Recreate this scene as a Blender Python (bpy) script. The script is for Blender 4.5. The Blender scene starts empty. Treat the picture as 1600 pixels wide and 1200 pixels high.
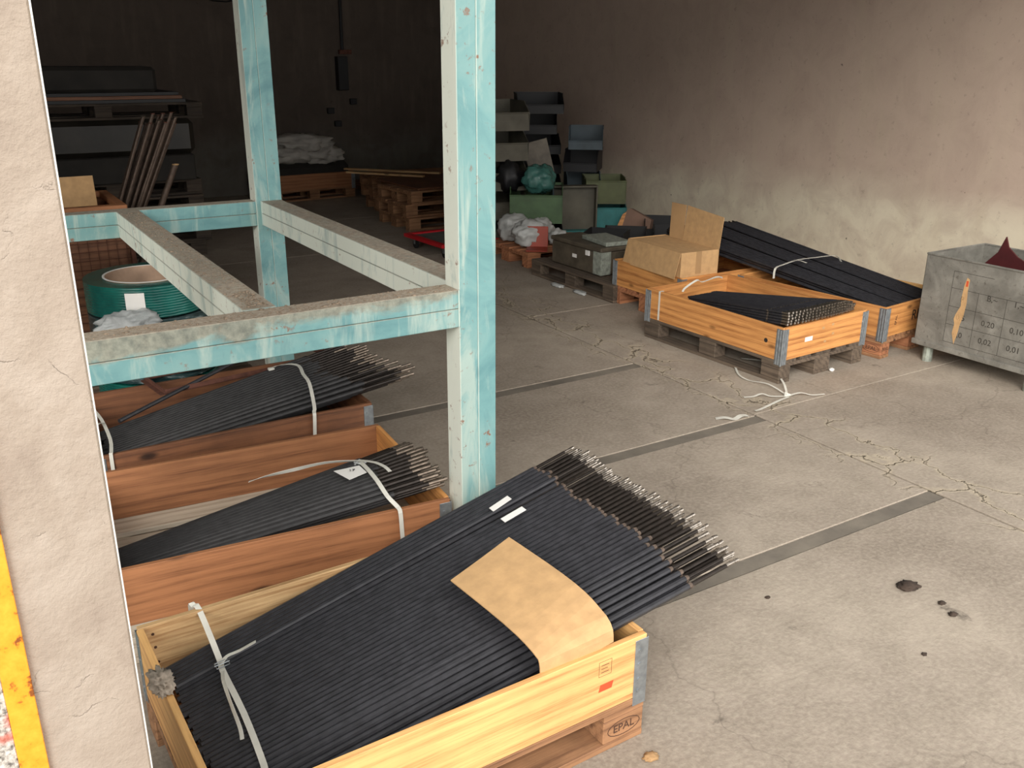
import bpy, bmesh, math, random
from mathutils import Vector, Matrix, noise
R = math.radians
rnd = random.Random(7)
S = bpy.context.scene
COL = S.collection

# ------------------------------------------------------------------ camera, light, exposure
cd = bpy.data.cameras.new('camera'); cam = bpy.data.objects.new('camera', cd); COL.objects.link(cam)
cd.sensor_fit = 'HORIZONTAL'; cd.sensor_width = 36; cd.lens = 36*1428.29/1600
cd.clip_start = .02; cd.clip_end = 200
Rv = Vector((0.85068073, -0.52565283, 0.00560324)); Uv = Vector((0.17358838, 0.29095275, 0.94085789)); Fv = Vector((0.49619489, 0.79939702, -0.33875512))
m = Matrix.Identity(4)
for i in range(3): m[i][0] = Rv[i]; m[i][1] = Uv[i]; m[i][2] = -Fv[i]
m[0][3], m[1][3], m[2][3] = 0, 0, 1.86490815
cam.matrix_world = m; S.camera = cam

SKY = 2.5; SUN = 3.8
w = bpy.data.worlds.new('sky'); S.world = w; w.use_nodes = True
bg = w.node_tree.nodes['Background']; bg.inputs[0].default_value = (1.0, .98, .95, 1); bg.inputs[1].default_value = SKY
sd = bpy.data.lights.new('sun_through_haze', 'SUN'); sun = bpy.data.objects.new('sun_through_haze', sd); COL.objects.link(sun)
sd.energy = SUN; sd.angle = R(32); sd.color = (1, .95, .88)
sun.location = (-3, -4, 6)
sun.rotation_euler = Vector((.63, .67, -.50)).to_track_quat('-Z', 'Y').to_euler()
S.view_settings.view_transform = 'Standard'; S.view_settings.look = 'None'
S.view_settings.gamma = 1; S.view_settings.use_curve_mapping = False
S.view_settings.exposure = -0.22

# ------------------------------------------------------------------ materials
class NT:
    def __init__(s, name):
        s.m = bpy.data.materials.new(name); s.m.use_nodes = True; s.t = s.m.node_tree
        s.b = s.t.nodes['Principled BSDF']; s.co = None
    def n(s, typ, **k):
        nd = s.t.nodes.new(typ)
        for a, v in k.items():
            if a.startswith('i_'):
                key = a[2:]; nd.inputs[int(key) if key.isdigit() else key.replace('_', ' ')].default_value = v
            else: setattr(nd, a, v)
        return nd
    def l(s, a, b): s.t.links.new(a, b)
    def coord(s, scale=(1, 1, 1), world=False, rand=True):
        if world: src = s.n('ShaderNodeNewGeometry').outputs['Position']
        else:
            src = s.n('ShaderNodeTexCoord').outputs['Object']
            if rand:
                oi = s.n('ShaderNodeObjectInfo'); mu = s.n('ShaderNodeMath', operation='MULTIPLY'); mu.inputs[1].default_value = 37.
                s.l(oi.outputs['Random'], mu.inputs[0]); ad = s.n('ShaderNodeVectorMath', operation='ADD')
                s.l(src, ad.inputs[0]); s.l(mu.outputs[0], ad.inputs[1]); src = ad.outputs[0]
        mp = s.n('ShaderNodeMapping'); mp.inputs['Scale'].default_value = scale; s.l(src, mp.inputs[0]); return mp.outputs[0]
    def noise(s, vec, scale, detail=4, rough=.55, dist=0):
        nd = s.n('ShaderNodeTexNoise'); nd.inputs['Scale'].default_value = scale; nd.inputs['Detail'].default_value = detail
        nd.inputs['Roughness'].default_value = rough; nd.inputs['Distortion'].default_value = dist; s.l(vec, nd.inputs['Vector']); return nd.outputs['Fac']
    def ramp(s, fac, stops, interp='LINEAR'):
        r = s.n('ShaderNodeValToRGB'); r.color_ramp.interpolation = interp; e = r.color_ramp.elements
        while len(e) < len(stops): e.new(.5)
        for i, (p, c) in enumerate(stops):
            e[i].position = p; e[i].color = (c if len(c) == 4 else (*c, 1)) if not isinstance(c, (int, float)) else (c, c, c, 1)
        s.l(fac, r.inputs[0]); return r.outputs[0]
    def mix(s, fac, a, b, mode='MIX'):
        x = s.n('ShaderNodeMix', data_type='RGBA', blend_type=mode)
        for sock, v in ((x.inputs[0], fac), (x.inputs[6], a), (x.inputs[7], b)):
            if isinstance(v, (int, float)): sock.default_value = v
            elif isinstance(v, tuple): sock.default_value = (*v, 1)[:4]
            else: s.l(v, sock)
        return x.outputs[2]
    def math(s, op, a, b=None, c=None):
        x = s.n('ShaderNodeMath', operation=op)
        for i, v in enumerate((a, b, c)):
            if v is None: continue
            if isinstance(v, (int, float)): x.inputs[i].default_value = v
            else: s.l(v, x.inputs[i])
        return x.outputs[0]
    def out(s, col=None, rough=None, metal=None, bump=None, bs=.3, bd=.01):
        for k, v in (('Base Color', col), ('Roughness', rough), ('Metallic', metal)):
            if v is None: continue
            if isinstance(v, (int, float)): s.b.inputs[k].default_value = v
            elif isinstance(v, tuple): s.b.inputs[k].default_value = (*v, 1)[:4]
            else: s.l(v, s.b.inputs[k])
        if bump is not None:
            b = s.n('ShaderNodeBump'); b.inputs['Strength'].default_value = bs; b.inputs['Distance'].default_value = bd
            s.l(bump, b.inputs['Height']); s.l(b.outputs[0], s.b.inputs['Normal'])
        return s.m

def sr(r, g, b):   # sRGB 0-255 to linear
    f = lambda v: ((v/255+.055)/1.055)**2.4 if v > 10 else v/255/12.92
    return (f(r), f(g), f(b))

def simple(name, col, rough=.6, metal=0, var=.25, scale=8, bs=.1):
    t = NT(name); v = t.coord(); n = t.noise(v, scale, 5)
    c = t.ramp(n, [(.3, tuple(x*(1-var) for x in col)), (.7, tuple(min(1, x*(1+var)) for x in col))])
    return t.out(c, rough, metal, n, bs, .005)

def wood(name, light, dark, knots=True, dirt=0., rough=.62, sc=1.):
    """softwood: grain lines run along the board's own X axis"""
    t = NT(name)
    v = t.coord((.8*sc, 20*sc, 20*sc)); big = t.noise(v, 1.5, 3, .5, .6)
    v2 = t.coord((2.2*sc, 60*sc, 60*sc)); fine = t.noise(v2, 2.5, 4, .6)
    wv = t.n('ShaderNodeTexWave', wave_type='RINGS', rings_direction='X')
    wv.inputs['Scale'].default_value = 4; wv.inputs['Distortion'].default_value = 5; wv.inputs['Detail'].default_value = 2; wv.inputs['Detail Scale'].default_value = 1.2
    v3 = t.coord((.25*sc, 2.6*sc, 2.6*sc)); t.l(v3, wv.inputs['Vector'])
    g = t.mix(.25, big, wv.outputs['Fac']); g = t.mix(.5, g, fine)
    mid = tuple((a+b)/2*1.08 for a, b in zip(light, dark))
    c = t.ramp(g, [(.30, dark), (.43, mid), (.56, light), (.80, tuple(min(1, x*1.12) for x in light))])
    if knots:
        vo = t.n('ShaderNodeTexVoronoi'); vo.inputs['Scale'].default_value = 3.1; t.l(t.coord((.8, 1.9, 1.9)), vo.inputs['Vector'])
        k = t.ramp(vo.outputs['Distance'], [(.0, 1), (.06, .85), (.12, .0)])
        c = t.mix(k, c, tuple(x*.30 for x in dark))
    d = t.noise(t.coord((1, 1, 1)), 3.5, 6, .65)
    dm = t.ramp(d, [(.45, 0), (.72, 1)])
    c = t.mix(t.math('MULTIPLY', dm, .18+dirt), c, tuple(x*.35 for x in dark))
    oi = t.n('ShaderNodeObjectInfo'); hs = t.n('ShaderNodeHueSaturation')
    t.l(t.math('MULTIPLY_ADD', oi.outputs['Random'], .3, .85), hs.inputs['Value']); t.l(c, hs.inputs['Color'])
    return t.out(hs.outputs[0], rough, 0, t.mix(.5, g, fine), .35, .003)

M = {}
M['pine_yellow'] = wood('pine_yellow', sr(222, 174, 112), sr(160, 106, 60))
M['pine_old'] = wood('pine_greyed', sr(214, 180, 132), sr(150, 108, 66), dirt=.1)
M['pine_orange'] = wood('pine_orange', sr(216, 154, 90), sr(142, 84, 42))
M['pine_brown'] = wood('pine_brown', sr(168, 114, 76), sr(114, 72, 46))
M['pine_dark'] = wood('pine_dark', sr(128, 84, 56), sr(70, 42, 28), dirt=.15)
M['pallet_grey'] = wood('pallet_weathered', sr(104, 90, 76), sr(50, 41, 34), dirt=.35, rough=.85)
M['pallet_brown'] = wood('pallet_brown', sr(158, 116, 82), sr(92, 60, 40), dirt=.25, rough=.8)
M['pallet_pale'] = wood('pallet_pale', sr(196, 184, 166), sr(142, 126, 108), rough=.8)
M['pallet_dark'] = wood('pallet_dark', sr(70, 60, 50), sr(34, 28, 24), dirt=.35, rough=.85)
M['block_red'] = wood('pallet_reddish', sr(178, 120, 84), sr(112, 68, 44), dirt=.2, rough=.8)

def concrete():
    t = NT('worn_concrete'); P = t.coord((1, 1, 1), world=True)
    a = t.noise(P, .9, 6, .6, .3); b = t.noise(P, 6, 6, .65); c = t.noise(P, 55, 4, .6)
    base = t.ramp(a, [(.28, sr(128, 116, 104)), (.5, sr(156, 144, 131)), (.72, sr(176, 164, 149))])
    col = t.mix(t.ramp(b, [(.35, 0), (.75, .5)]), base, sr(116, 106, 92))
    col = t.mix(t.ramp(c, [(.4, 0.), (.7, .35)]), col, sr(190, 180, 162))
    # small dark stains
    st = t.noise(P, 4.2, 5, .7, .4); col = t.mix(t.ramp(st, [(.66, 0), (.74, .7)]), col, sr(70, 62, 54))
    # broken edge cracks beside the long joint at x = 3.62
    sx = t.n('ShaderNodeSeparateXYZ'); t.l(P, sx.inputs[0])
    wob = t.math('MULTIPLY_ADD', t.noise(P, .9, 2), .3, -.15)
    dx = t.math('SUBTRACT', t.math('ADD', sx.outputs[0], wob), 3.76); dx = t.math('ABSOLUTE', dx)
    band = t.ramp(dx, [(.10, 1), (.26, 0)])
    vo = t.n('ShaderNodeTexVoronoi', feature='DISTANCE_TO_EDGE'); vo.inputs['Scale'].default_value = 3.0
    dist = t.n('ShaderNodeVectorMath', operation='ADD'); nn = t.n('ShaderNodeTexNoise'); nn.inputs['Scale'].default_value = 5; nn.inputs['Detail'].default_value = 5
    t.l(P, nn.inputs['Vector']); sc = t.n('ShaderNodeVectorMath', operation='SCALE'); sc.inputs['Scale'].default_value = .35
    t.l(nn.outputs['Color'], sc.inputs[0]); t.l(P, dist.inputs[0]); t.l(sc.outputs[0], dist.inputs[1])
    mp = t.n('ShaderNodeMapping'); mp.inputs['Scale'].default_value = (1.6, .75, 1); t.l(dist.outputs[0], mp.inputs[0]); t.l(mp.outputs[0], vo.inputs['Vector'])
    cr = t.ramp(vo.outputs['Distance'], [(.0, 1), (.022, .0)])
    hal = t.ramp(vo.outputs['Distance'], [(.0, 1), (.09, .0)])
    crk = t.math('MULTIPLY', cr, band)
    col = t.mix(t.math('MULTIPLY', t.math('MULTIPLY', hal, band), .5), col, sr(200, 186, 158)); col = t.mix(t.math('MULTIPLY', crk, .85), col, sr(74, 64, 54))
    # hairline cracks elsewhere
    v2 = t.n('ShaderNodeTexVoronoi', feature='DISTANCE_TO_EDGE'); v2.inputs['Scale'].default_value = .55; t.l(dist.outputs[0], v2.inputs['Vector'])
    h2 = t.ramp(v2.outputs['Distance'], [(.0, .35), (.004, .0)]); col = t.mix(h2, col, sr(90, 80, 70))
    hgt = t.math('ADD', t.math('MULTIPLY', c, .35), t.math('MULTIPLY', b, .6)); hgt = t.math('SUBTRACT', hgt, t.math('MULTIPLY', crk, 1.6))
    return t.out(col, .88, 0, hgt, .55, .012)
M['concrete'] = concrete()
t = NT('dark_screed'); P = t.coord(world=True); n = t.noise(P, 5, 6, .6)
M['screed'] = t.out(t.ramp(n, [(.3, sr(98, 92, 84)), (.7, sr(128, 120, 108))]), .8, 0, t.noise(P, 40, 4), .2, .004)

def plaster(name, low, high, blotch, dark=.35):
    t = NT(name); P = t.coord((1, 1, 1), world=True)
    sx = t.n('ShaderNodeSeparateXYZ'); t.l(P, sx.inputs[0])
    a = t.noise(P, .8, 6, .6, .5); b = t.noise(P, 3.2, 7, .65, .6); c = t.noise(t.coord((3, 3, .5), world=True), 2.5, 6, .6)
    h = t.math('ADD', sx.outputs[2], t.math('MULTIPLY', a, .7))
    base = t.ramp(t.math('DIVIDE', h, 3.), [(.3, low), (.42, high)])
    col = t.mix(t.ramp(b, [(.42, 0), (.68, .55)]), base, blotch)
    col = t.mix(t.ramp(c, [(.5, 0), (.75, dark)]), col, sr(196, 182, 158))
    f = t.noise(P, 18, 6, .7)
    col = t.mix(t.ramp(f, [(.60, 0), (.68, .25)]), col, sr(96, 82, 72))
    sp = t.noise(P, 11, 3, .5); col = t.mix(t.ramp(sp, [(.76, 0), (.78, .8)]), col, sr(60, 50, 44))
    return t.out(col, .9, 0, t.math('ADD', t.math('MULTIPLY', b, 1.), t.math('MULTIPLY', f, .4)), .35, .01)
M['wall'] = plaster('old_plaster', sr(214, 204, 182), sr(190, 170, 154), sr(170, 150, 136))
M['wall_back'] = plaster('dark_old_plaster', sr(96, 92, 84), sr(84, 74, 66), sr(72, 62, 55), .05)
t = NT('pier_render'); P = t.coord(world=True); b = t.noise(P, 5, 8, .65, .5); f = t.noise(P, 90, 4, .6); g = t.noise(P, 22, 6, .7)
col = t.ramp(b, [(.3, sr(138, 124, 112)), (.5, sr(154, 141, 128)), (.7, sr(166, 154, 142))])
vo = t.n('ShaderNodeTexVoronoi', feature='DISTANCE_TO_EDGE'); vo.inputs['Scale'].default_value = 3.2
dv = t.n('ShaderNodeVectorMath', operation='ADD'); nn = t.n('ShaderNodeTexNoise'); nn.inputs['Scale'].default_value = 7; nn.inputs['Detail'].default_value = 6
t.l(P, nn.inputs['Vector']); sc = t.n('ShaderNodeVectorMath', operation='SCALE'); sc.inputs['Scale'].default_value = .25; t.l(nn.outputs['Color'], sc.inputs[0]); t.l(P, dv.inputs[0]); t.l(sc.outputs[0], dv.inputs[1]); t.l(dv.outputs[0], vo.inputs['Vector'])
ck = t.math('MULTIPLY', t.ramp(vo.outputs['Distance'], [(0, 1), (.005, 0)]), t.ramp(b, [(.56, 0), (.66, 1)]))
col = t.mix(t.math('MULTIPLY', ck, .3), col, sr(120, 104, 90))
M['pier'] = t.out(col, .9, 0, t.math('ADD', t.math('MULTIPLY', f, .25), t.math('ADD', t.math('MULTIPLY', g, .5), t.math('MULTIPLY', ck, -.35))), .8, .010)
t = NT('orange_paint'); P = t.coord(world=True); n = t.noise(P, 45, 5, .6)
M['orange'] = t.out(t.ramp(n, [(.34, sr(130, 70, 20)), (.42, sr(238, 146, 30)), (.7, sr(250, 165, 48))]), .6, 0, t.noise(P, 30, 5), .3, .004)
t = NT('speckled_render'); P = t.coord(world=True); n = t.noise(P, 110, 4, .6); r_ = t.noise(P, 9, 3)
M['speckle'] = t.out(t.mix(t.ramp(r_, [(.56, 0), (.62, .8)]), t.ramp(n, [(.35, sr(90, 84, 80)), (.5, sr(170, 164, 156)), (.65, sr(215, 208, 200))]), sr(186, 92, 74)), .9, 0, n, .5, .006)

def teal(name='teal_paint_worn_sidelit', dirty=False):
    t = NT(name); v = t.coord((1, 1, 1)); vs = t.coord((3, 3, .6))
    a = t.noise(v, 2.4, 6, .6, 1.2); b = t.noise(vs, 3, 7, .65, .8); c = t.noise(v, 30, 6, .65)
    col = t.ramp(a, [(.3, sr(84, 132, 137)), (.5, sr(114, 159, 160)), (.7, sr(138, 172, 168))])
    col = t.mix(t.ramp(b, [(.5, 0), (.62, .7)]), col, sr(176, 192, 182))
    col = t.mix(t.ramp(b, [(.28, .7), (.40, 0)]), col, sr(86, 132, 138))
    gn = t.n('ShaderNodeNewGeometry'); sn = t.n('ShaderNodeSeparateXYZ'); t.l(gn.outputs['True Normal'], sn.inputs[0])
    worn = t.math('MULTIPLY', t.ramp(t.math('MULTIPLY', sn.outputs[0], -1.), [(.5, 0), (.9, 1)]), t.ramp(b, [(.34, .45), (.48, 1)]))  # left-facing sides paled: chalky wear plus side light painted into the colour
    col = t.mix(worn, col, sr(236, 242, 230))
    rust = t.math('MULTIPLY', t.ramp(c, [(.60, 0), (.66, 1)]), t.ramp(a, [(.46, 0), (.62, 1)]))
    col = t.mix(rust, col, sr(134, 84, 56))
    if dirty:   # grime that has run down from the beam's top edge
        so = t.n('ShaderNodeSeparateXYZ'); t.l(t.n('ShaderNodeTexCoord').outputs['Object'], so.inputs[0])
        g1 = t.noise(t.coord((1.5, 1.5, 3)), 3, 6, .65, .5); lim = t.math('ADD', so.outputs[2], t.math('MULTIPLY', t.math('SUBTRACT', g1, .5), .16))
        lim = t.math('SUBTRACT', lim, t.math('MULTIPLY', so.outputs[0], .045))
        col = t.mix(t.math('MULTIPLY', t.ramp(lim, [(.008, 0), (.035, 1)]), .8), col, t.ramp(t.noise(v, 40, 5, .7), [(.35, sr(112, 104, 90)), (.65, sr(158, 152, 134))]))
    ge = t.n('ShaderNodeNewGeometry'); sz = t.n('ShaderNodeSeparateXYZ'); t.l(ge.outputs['Normal'], sz.inputs[0])
    dn = t.noise(v, 26, 6, .65); up = t.math('MULTIPLY', t.ramp(sz.outputs[2], [(.5, 0), (.9, 1)]), t.ramp(dn, [(.3, .78), (.62, 1)]))
    dust = t.ramp(t.noise(v, 70, 5, .7), [(.3, sr(132, 118, 102)), (.7, sr(186, 172, 154))])
    col = t.mix(up, col, dust)
    return t.out(col, t.math('MULTIPLY_ADD', up, .35, .55), 0, t.math('ADD', t.math('MULTIPLY', c, .3), t.math('MULTIPLY', t.math('MULTIPLY', dn, up), 1.2)), .35, .006)
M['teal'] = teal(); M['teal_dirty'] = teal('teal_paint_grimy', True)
M['grime'] = simple('beam_grime', sr(142, 126, 108), .95, 0, .35, 60, .8)
M['rust'] = simple('rusty_iron', sr(96, 60, 48), .85, .2, .35, 25, .4)
M['rod'] = simple('black_lacquer', sr(48, 48, 52), .38, .1, .3, 30, .1)
M['rod2'] = simple('black_lacquer_dusty', sr(50, 49, 50), .6, .1, .3, 30, .1)
M['shaft'] = simple('dark_steel_rod', sr(50, 44, 40), .42, .55, .3, 40, .1)
M['tip'] = simple('bare_steel', sr(176, 168, 158), .28, .95, .25, 60, .2)
M['tip_worn'] = simple('worn_steel', sr(128, 116, 104), .42, .8, .35, 60, .2)
M['collar'] = simple('dusty_ring', sr(104, 90, 80), .6, .4, .3, 60, .2)
M['galv'] = simple('galvanised_steel', sr(158, 164, 168), .42, .75, .2, 40, .15)
M['nail'] = simple('dark_rivet', sr(110, 112, 112), .4, .8)
M['strap'] = simple('white_strapping', sr(214, 212, 202), .45, 0, .08, 20, .1)
M['paper'] = simple('white_paper', sr(232, 230, 226), .7, 0, .04)
M['card'] = simple('cardboard', sr(190, 153, 108), .85, 0, .12, 22, .35)
M['card_dark'] = simple('cardboard_edge', sr(166, 132, 92), .85, 0, .1)
M['ink'] = simple('black_ink', sr(40, 34, 30), .8)
M['ink_faded'] = simple('faded_ink', sr(62, 58, 52), .8)
M['ink_brown'] = simple('burnt_stamp', sr(78, 52, 38), .85)
M['red_ink'] = simple('red_stamp', sr(190, 76, 40), .8)
M['core'] = simple('cardboard_core', sr(176, 148, 126), .85)
t = NT('green_strapping'); v = t.coord((1, 1, 1), rand=False); wv = t.n('ShaderNodeTexWave', bands_direction='Z'); wv.inputs['Scale'].default_value = 24; wv.inputs['Distortion'].default_value = 1.5; t.l(v, wv.inputs['Vector'])
M['green'] = t.out(t.ramp(t.noise(v, 9, 4), [(.3, sr(8, 68, 64)), (.7, sr(20, 102, 92))]), .25, 0, wv.outputs['Fac'], .35, .004)
t = NT('film_wrapped_coil'); v = t.coord((2, 2, 7), rand=False); n = t.noise(v, 5, 6, .6, 1)
M['film_dark'] = t.out(t.ramp(n, [(.35, sr(18, 40, 42)), (.6, sr(50, 74, 76)), (.72, sr(140, 150, 150))]), .2, 0, n, .6, .01)
def film(name, col, al=.55):
    t = NT(name); v = t.coord(); n = t.noise(v, 9, 6, .6, 1.5)
    t.out(t.ramp(n, [(.3, tuple(x*.7 for x in col)), (.7, col)]), .18, 0, n, .7, .02); t.b.inputs['Alpha'].default_value = al; return t.m
M['film'] = film('clear_film', sr(210, 214, 214), .62)
M['film_teal'] = film('teal_film', sr(70, 120, 112), .9)
M['bag'] = simple('pale_plastic_bag', sr(176, 178, 176), .4, 0, .2, 8, .6)
M['cloth'] = simple('dirty_white_cloth', sr(176, 172, 164), .9, 0, .2, 5, .5)
def binpaint():
    t = NT('scuffed_grey_paint'); v = t.coord((1, 1, 1)); a = t.noise(v, 5, 7, .65, .6); b = t.noise(v, 38, 6, .7)
    col = t.ramp(a, [(.3, sr(98, 96, 90)), (.5, sr(124, 122, 115)), (.7, sr(150, 148, 140))])
    col = t.mix(t.ramp(b, [(.58, 0), (.66, .6)]), col, sr(78, 70, 62))
    return t.out(col, .55, .15, b, .2, .004)
M['bin'] = binpaint()
M['maroon'] = simple('maroon_board', sr(70, 22, 24), .6)
M['red'] = simple('red_paint', sr(186, 24, 34), .45, 0, .12)
M['orange_red'] = simple('orange_red_plastic', sr(150, 58, 38), .55, 0, .15)
M['rubber'] = simple('black_rubber', sr(30, 30, 30), .7)
M['grey_deck'] = simple('grey_carpet_deck', sr(90, 90, 84), .9)
M['b_black'] = simple('black_bin_paint', sr(20, 20, 23), .55, 0, .3, 6)
M['b_blue'] = simple('blue_grey_bin_paint', sr(60, 74, 82), .5, 0, .25, 6)
M['b_grey'] = simple('olive_grey_bin_paint', sr(88, 84, 72), .6, 0, .25, 6)
M['b_green'] = simple('green_bin_paint', sr(70, 96, 62), .55, 0, .25, 6)
M['b_olive'] = simple('olive_green_paint', sr(84, 90, 56), .55, 0, .25, 6)
M['b_teal'] = simple('teal_bin_paint', sr(48, 118, 118), .5, 0, .25, 6)
M['tool'] = simple('dark_greenish_steel', sr(92, 84, 72), .5, .2, .35, 9, .2)
M['tool_light'] = simple('flaking_pale_steel', sr(150, 156, 146), .5, .2, .35, 30, .4)
M['brownboard'] = simple('brown_board', sr(120, 94, 80), .8, 0, .15)
M['ply'] = wood('plywood_brown', sr(136, 92, 64), sr(84, 52, 36), knots=False)
M['cable'] = simple('black_cable', sr(20, 20, 20), .6)
M['pipe_steel'] = simple('rusted_tube', sr(88, 74, 64), .55, .5, .3, 30, .2)
M['dirt'] = simple('dark_dirt', sr(62, 50, 42), .95, 0, .3, 30, .5)
M['bead'] = simple('corner_bead', sr(236, 236, 230), .5, .3, .1)
M['dark_goods'] = simple('dark_goods', sr(34, 31, 27), .8, 0, .4, 5)
M['dark_film'] = simple('dark_film', sr(34, 31, 25), .5, 0, .5, 4, .8)
M['lint'] = simple('cobweb_lint', sr(150, 138, 124), .95)

# ------------------------------------------------------------------ mesh helpers
def link(name, me, parent=None, loc=(0, 0, 0), rot=None, kind=None):
    o = bpy.data.objects.new(name, me); COL.objects.link(o)
    o.parent = parent; o.location = loc
    if rot is not None: o.rotation_euler = rot
    if kind: o['kind'] = kind
    return o
def tag(o, label, cat, group=None):
    o['label'] = label; o['category'] = cat
    if group: o['group'] = group
    return o
def empty(name, loc=(0, 0, 0), rz=0, label=None, cat=None, group=None):
    o = link(name, None, None, loc, (0, 0, rz)); o.empty_display_size = .1
    if label: tag(o, label, cat, group)
    return o
class MB:
    def __init__(s): s.b = bmesh.new()
    def box(s, lo, hi, bev=0, mat=None):
        mtx = Matrix.Translation([(a+c)/2 for a, c in zip(lo, hi)]) @ Matrix.Diagonal([abs(c-a) for a, c in zip(lo, hi)] + [1])
        if mat is not None: mtx = mat @ mtx
        r = bmesh.ops.create_cube(s.b, size=1, matrix=mtx)
        if bev: bmesh.ops.bevel(s.b, geom=list({e for v in r['verts'] for e in v.link_edges}), offset=bev, segments=1, affect='EDGES')
        return s
    def cyl(s, a, b, r, r2=None, n=10, cap=True):
        a, b = Vector(a), Vector(b); d = b-a
        mtx = Matrix.Translation((a+b)/2) @ d.to_track_quat('Z', 'Y').to_matrix().to_4x4()
        bmesh.ops.create_cone(s.b, cap_ends=cap, segments=n, radius1=r, radius2=r if r2 is None else r2, depth=d.length, matrix=mtx); return s
    def prism(s, pts, d):    # polygon pts (3D), extruded by vector d
        vs = [s.b.verts.new(p) for p in pts]; f = s.b.faces.new(vs); r = bmesh.ops.extrude_face_region(s.b, geom=[f])
        bmesh.ops.translate(s.b, vec=d, verts=[v for v in r['geom'] if isinstance(v, bmesh.types.BMVert)]); return s
    def ribbon(s, pts, w, th=.0012, side=None, n=1):
        """flat band through pts; side = width direction (vector or list)"""
        pts = [Vector(p) for p in pts]; P = []
        for i in range(len(pts)-1):
            p0 = pts[max(i-1, 0)]; p1 = pts[i]; p2 = pts[i+1]; p3 = pts[min(i+2, len(pts)-1)]
            for k in range(n):
                u = k/n
                if n == 1: P.append(p1)
                else: P.append(.5*((2*p1)+(p2-p0)*u+(2*p0-5*p1+4*p2-p3)*u*u+(3*p1-p0-3*p2+p3)*u**3))
        P.append(pts[-1]); rows = []
        for i, p in enumerate(P):
            t_ = (P[min(i+1, len(P)-1)]-P[max(i-1, 0)]).normalized()
            if side is None: sv = t_.cross(Vector((0, 0, 1)))
            elif isinstance(side, list):
                f = i/(len(P)-1)*(len(side)-1); j = min(int(f), len(side)-2); sv = Vector(side[j]).lerp(Vector(side[j+1]), f-j)
            else: sv = Vector(side)
            sv = (sv - t_*sv.dot(t_)).normalized()*w/2; nv = t_.cross(sv).normalized()*th/2
            rows.append([s.b.verts.new(q) for q in (p-sv-nv, p+sv-nv, p+sv+nv, p-sv+nv)])
        for a, b in zip(rows, rows[1:]):
            for k in range(4): s.b.faces.new((a[k], a[(k+1) % 4], b[(k+1) % 4], b[k]))
        s.b.faces.new(rows[0][::-1]); s.b.faces.new(rows[-1]); return s
    def tube(s, pts, r, n=6):
        pts = [Vector(p) for p in pts]; rows = []
        for i, p in enumerate(pts):
            t_ = (pts[min(i+1, len(pts)-1)]-pts[max(i-1, 0)]).normalized()
            a = t_.orthogonal().normalized() if not rows else (la - t_*la.dot(t_)).normalized(); la = a; b = t_.cross(a)
            rows.append([s.b.verts.new(p+(a*math.cos(k*2*math.pi/n)+b*math.sin(k*2*math.pi/n))*r) for k in range(n)])
        for x, y in zip(rows, rows[1:]):
            for k in range(n): s.b.faces.new((x[k], x[(k+1) % n], y[(k+1) % n], y[k]))
        s.b.faces.new(rows[0][::-1]); s.b.faces.new(rows[-1]); return s
    def mesh(s, name, mat, smooth=False):
        bmesh.ops.recalc_face_normals(s.b, faces=s.b.faces[:])
        me = bpy.data.meshes.new(name); s.b.to_mesh(me); s.b.free()
        if mat: me.materials.append(mat if not isinstance(mat, str) else M[mat])
        if smooth:
            for p in me.polygons: p.use_smooth = True
            try: me.set_sharp_from_angle(angle=R(35))
            except Exception: pass
        return me
CACHE = {}
def bm_box(sx, sy, sz, mat, bev=.002):
    k = ('b', round(sx, 4), round(sy, 4), round(sz, 4), mat, bev)
    if k not in CACHE: CACHE[k] = MB().box((-sx/2, -sy/2, -sz/2), (sx/2, sy/2, sz/2), bev).mesh('board', mat)
    return CACHE[k]
def text_mesh(s, size, mat, th=.0006):
    k = ('t', s, size, mat)
    if k in CACHE: return CACHE[k]
    cu = bpy.data.curves.new('text', 'FONT'); cu.body = s; cu.size = size; cu.extrude = th; cu.align_x = 'CENTER'; cu.align_y = 'CENTER'; cu.resolution_u = 3
    o = bpy.data.objects.new('text', cu); COL.objects.link(o)
    me = bpy.data.meshes.new_from_object(o.evaluated_get(bpy.context.evaluated_depsgraph_get()))
    bpy.data.objects.remove(o); me.materials.clear(); me.materials.append(M[mat]); CACHE[k] = me; return me
FACE = {'-y': (R(90), 0, 0), '-x': (R(90), 0, R(-90)), '+x': (R(90), 0, R(90)), '+z': (0, 0, 0)}
def write(s, size, parent, loc, face='-y', mat='ink', name='lettering', roll=0):
    o = link(name, text_mesh(s, size, mat), parent, loc)
    o.rotation_euler = (Matrix.Rotation(FACE[face][2], 3, 'Z') @ Matrix.Rotation(FACE[face][0], 3, 'X') @ Matrix.Rotation(roll, 3, 'Z')).to_euler()
    return o
def blob(name, loc, scale, seed, mat, amp=.25, freq=3., sub=4, flat=True, parent=None, ridge=0.):
    b = bmesh.new(); bmesh.ops.create_icosphere(b, subdivisions=sub, radius=1)
    off = Vector((seed*3.1, seed*1.7, seed*.9))
    for v in b.verts:
        d = v.co.normalized(); q = d*freq+off
        r = 1+amp*noise.noise(q)+amp*.5*noise.noise(q*2.3)+amp*.25*noise.noise(q*5.1)
        if ridge: r += ridge*(1-abs(noise.noise(q*1.6)))**3 - ridge*.4
        co = d*r
        co = Vector((co.x*scale[0], co.y*scale[1], co.z*scale[2]+scale[2]*.8))
        if flat and co.z < 0: co.z = 0
        v.co = co
    me = bpy.data.meshes.new(name); b.to_mesh(me); b.free(); me.materials.append(M[mat])
    for p in me.polygons: p.use_smooth = True
    return link(name, me, parent, loc)

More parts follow.
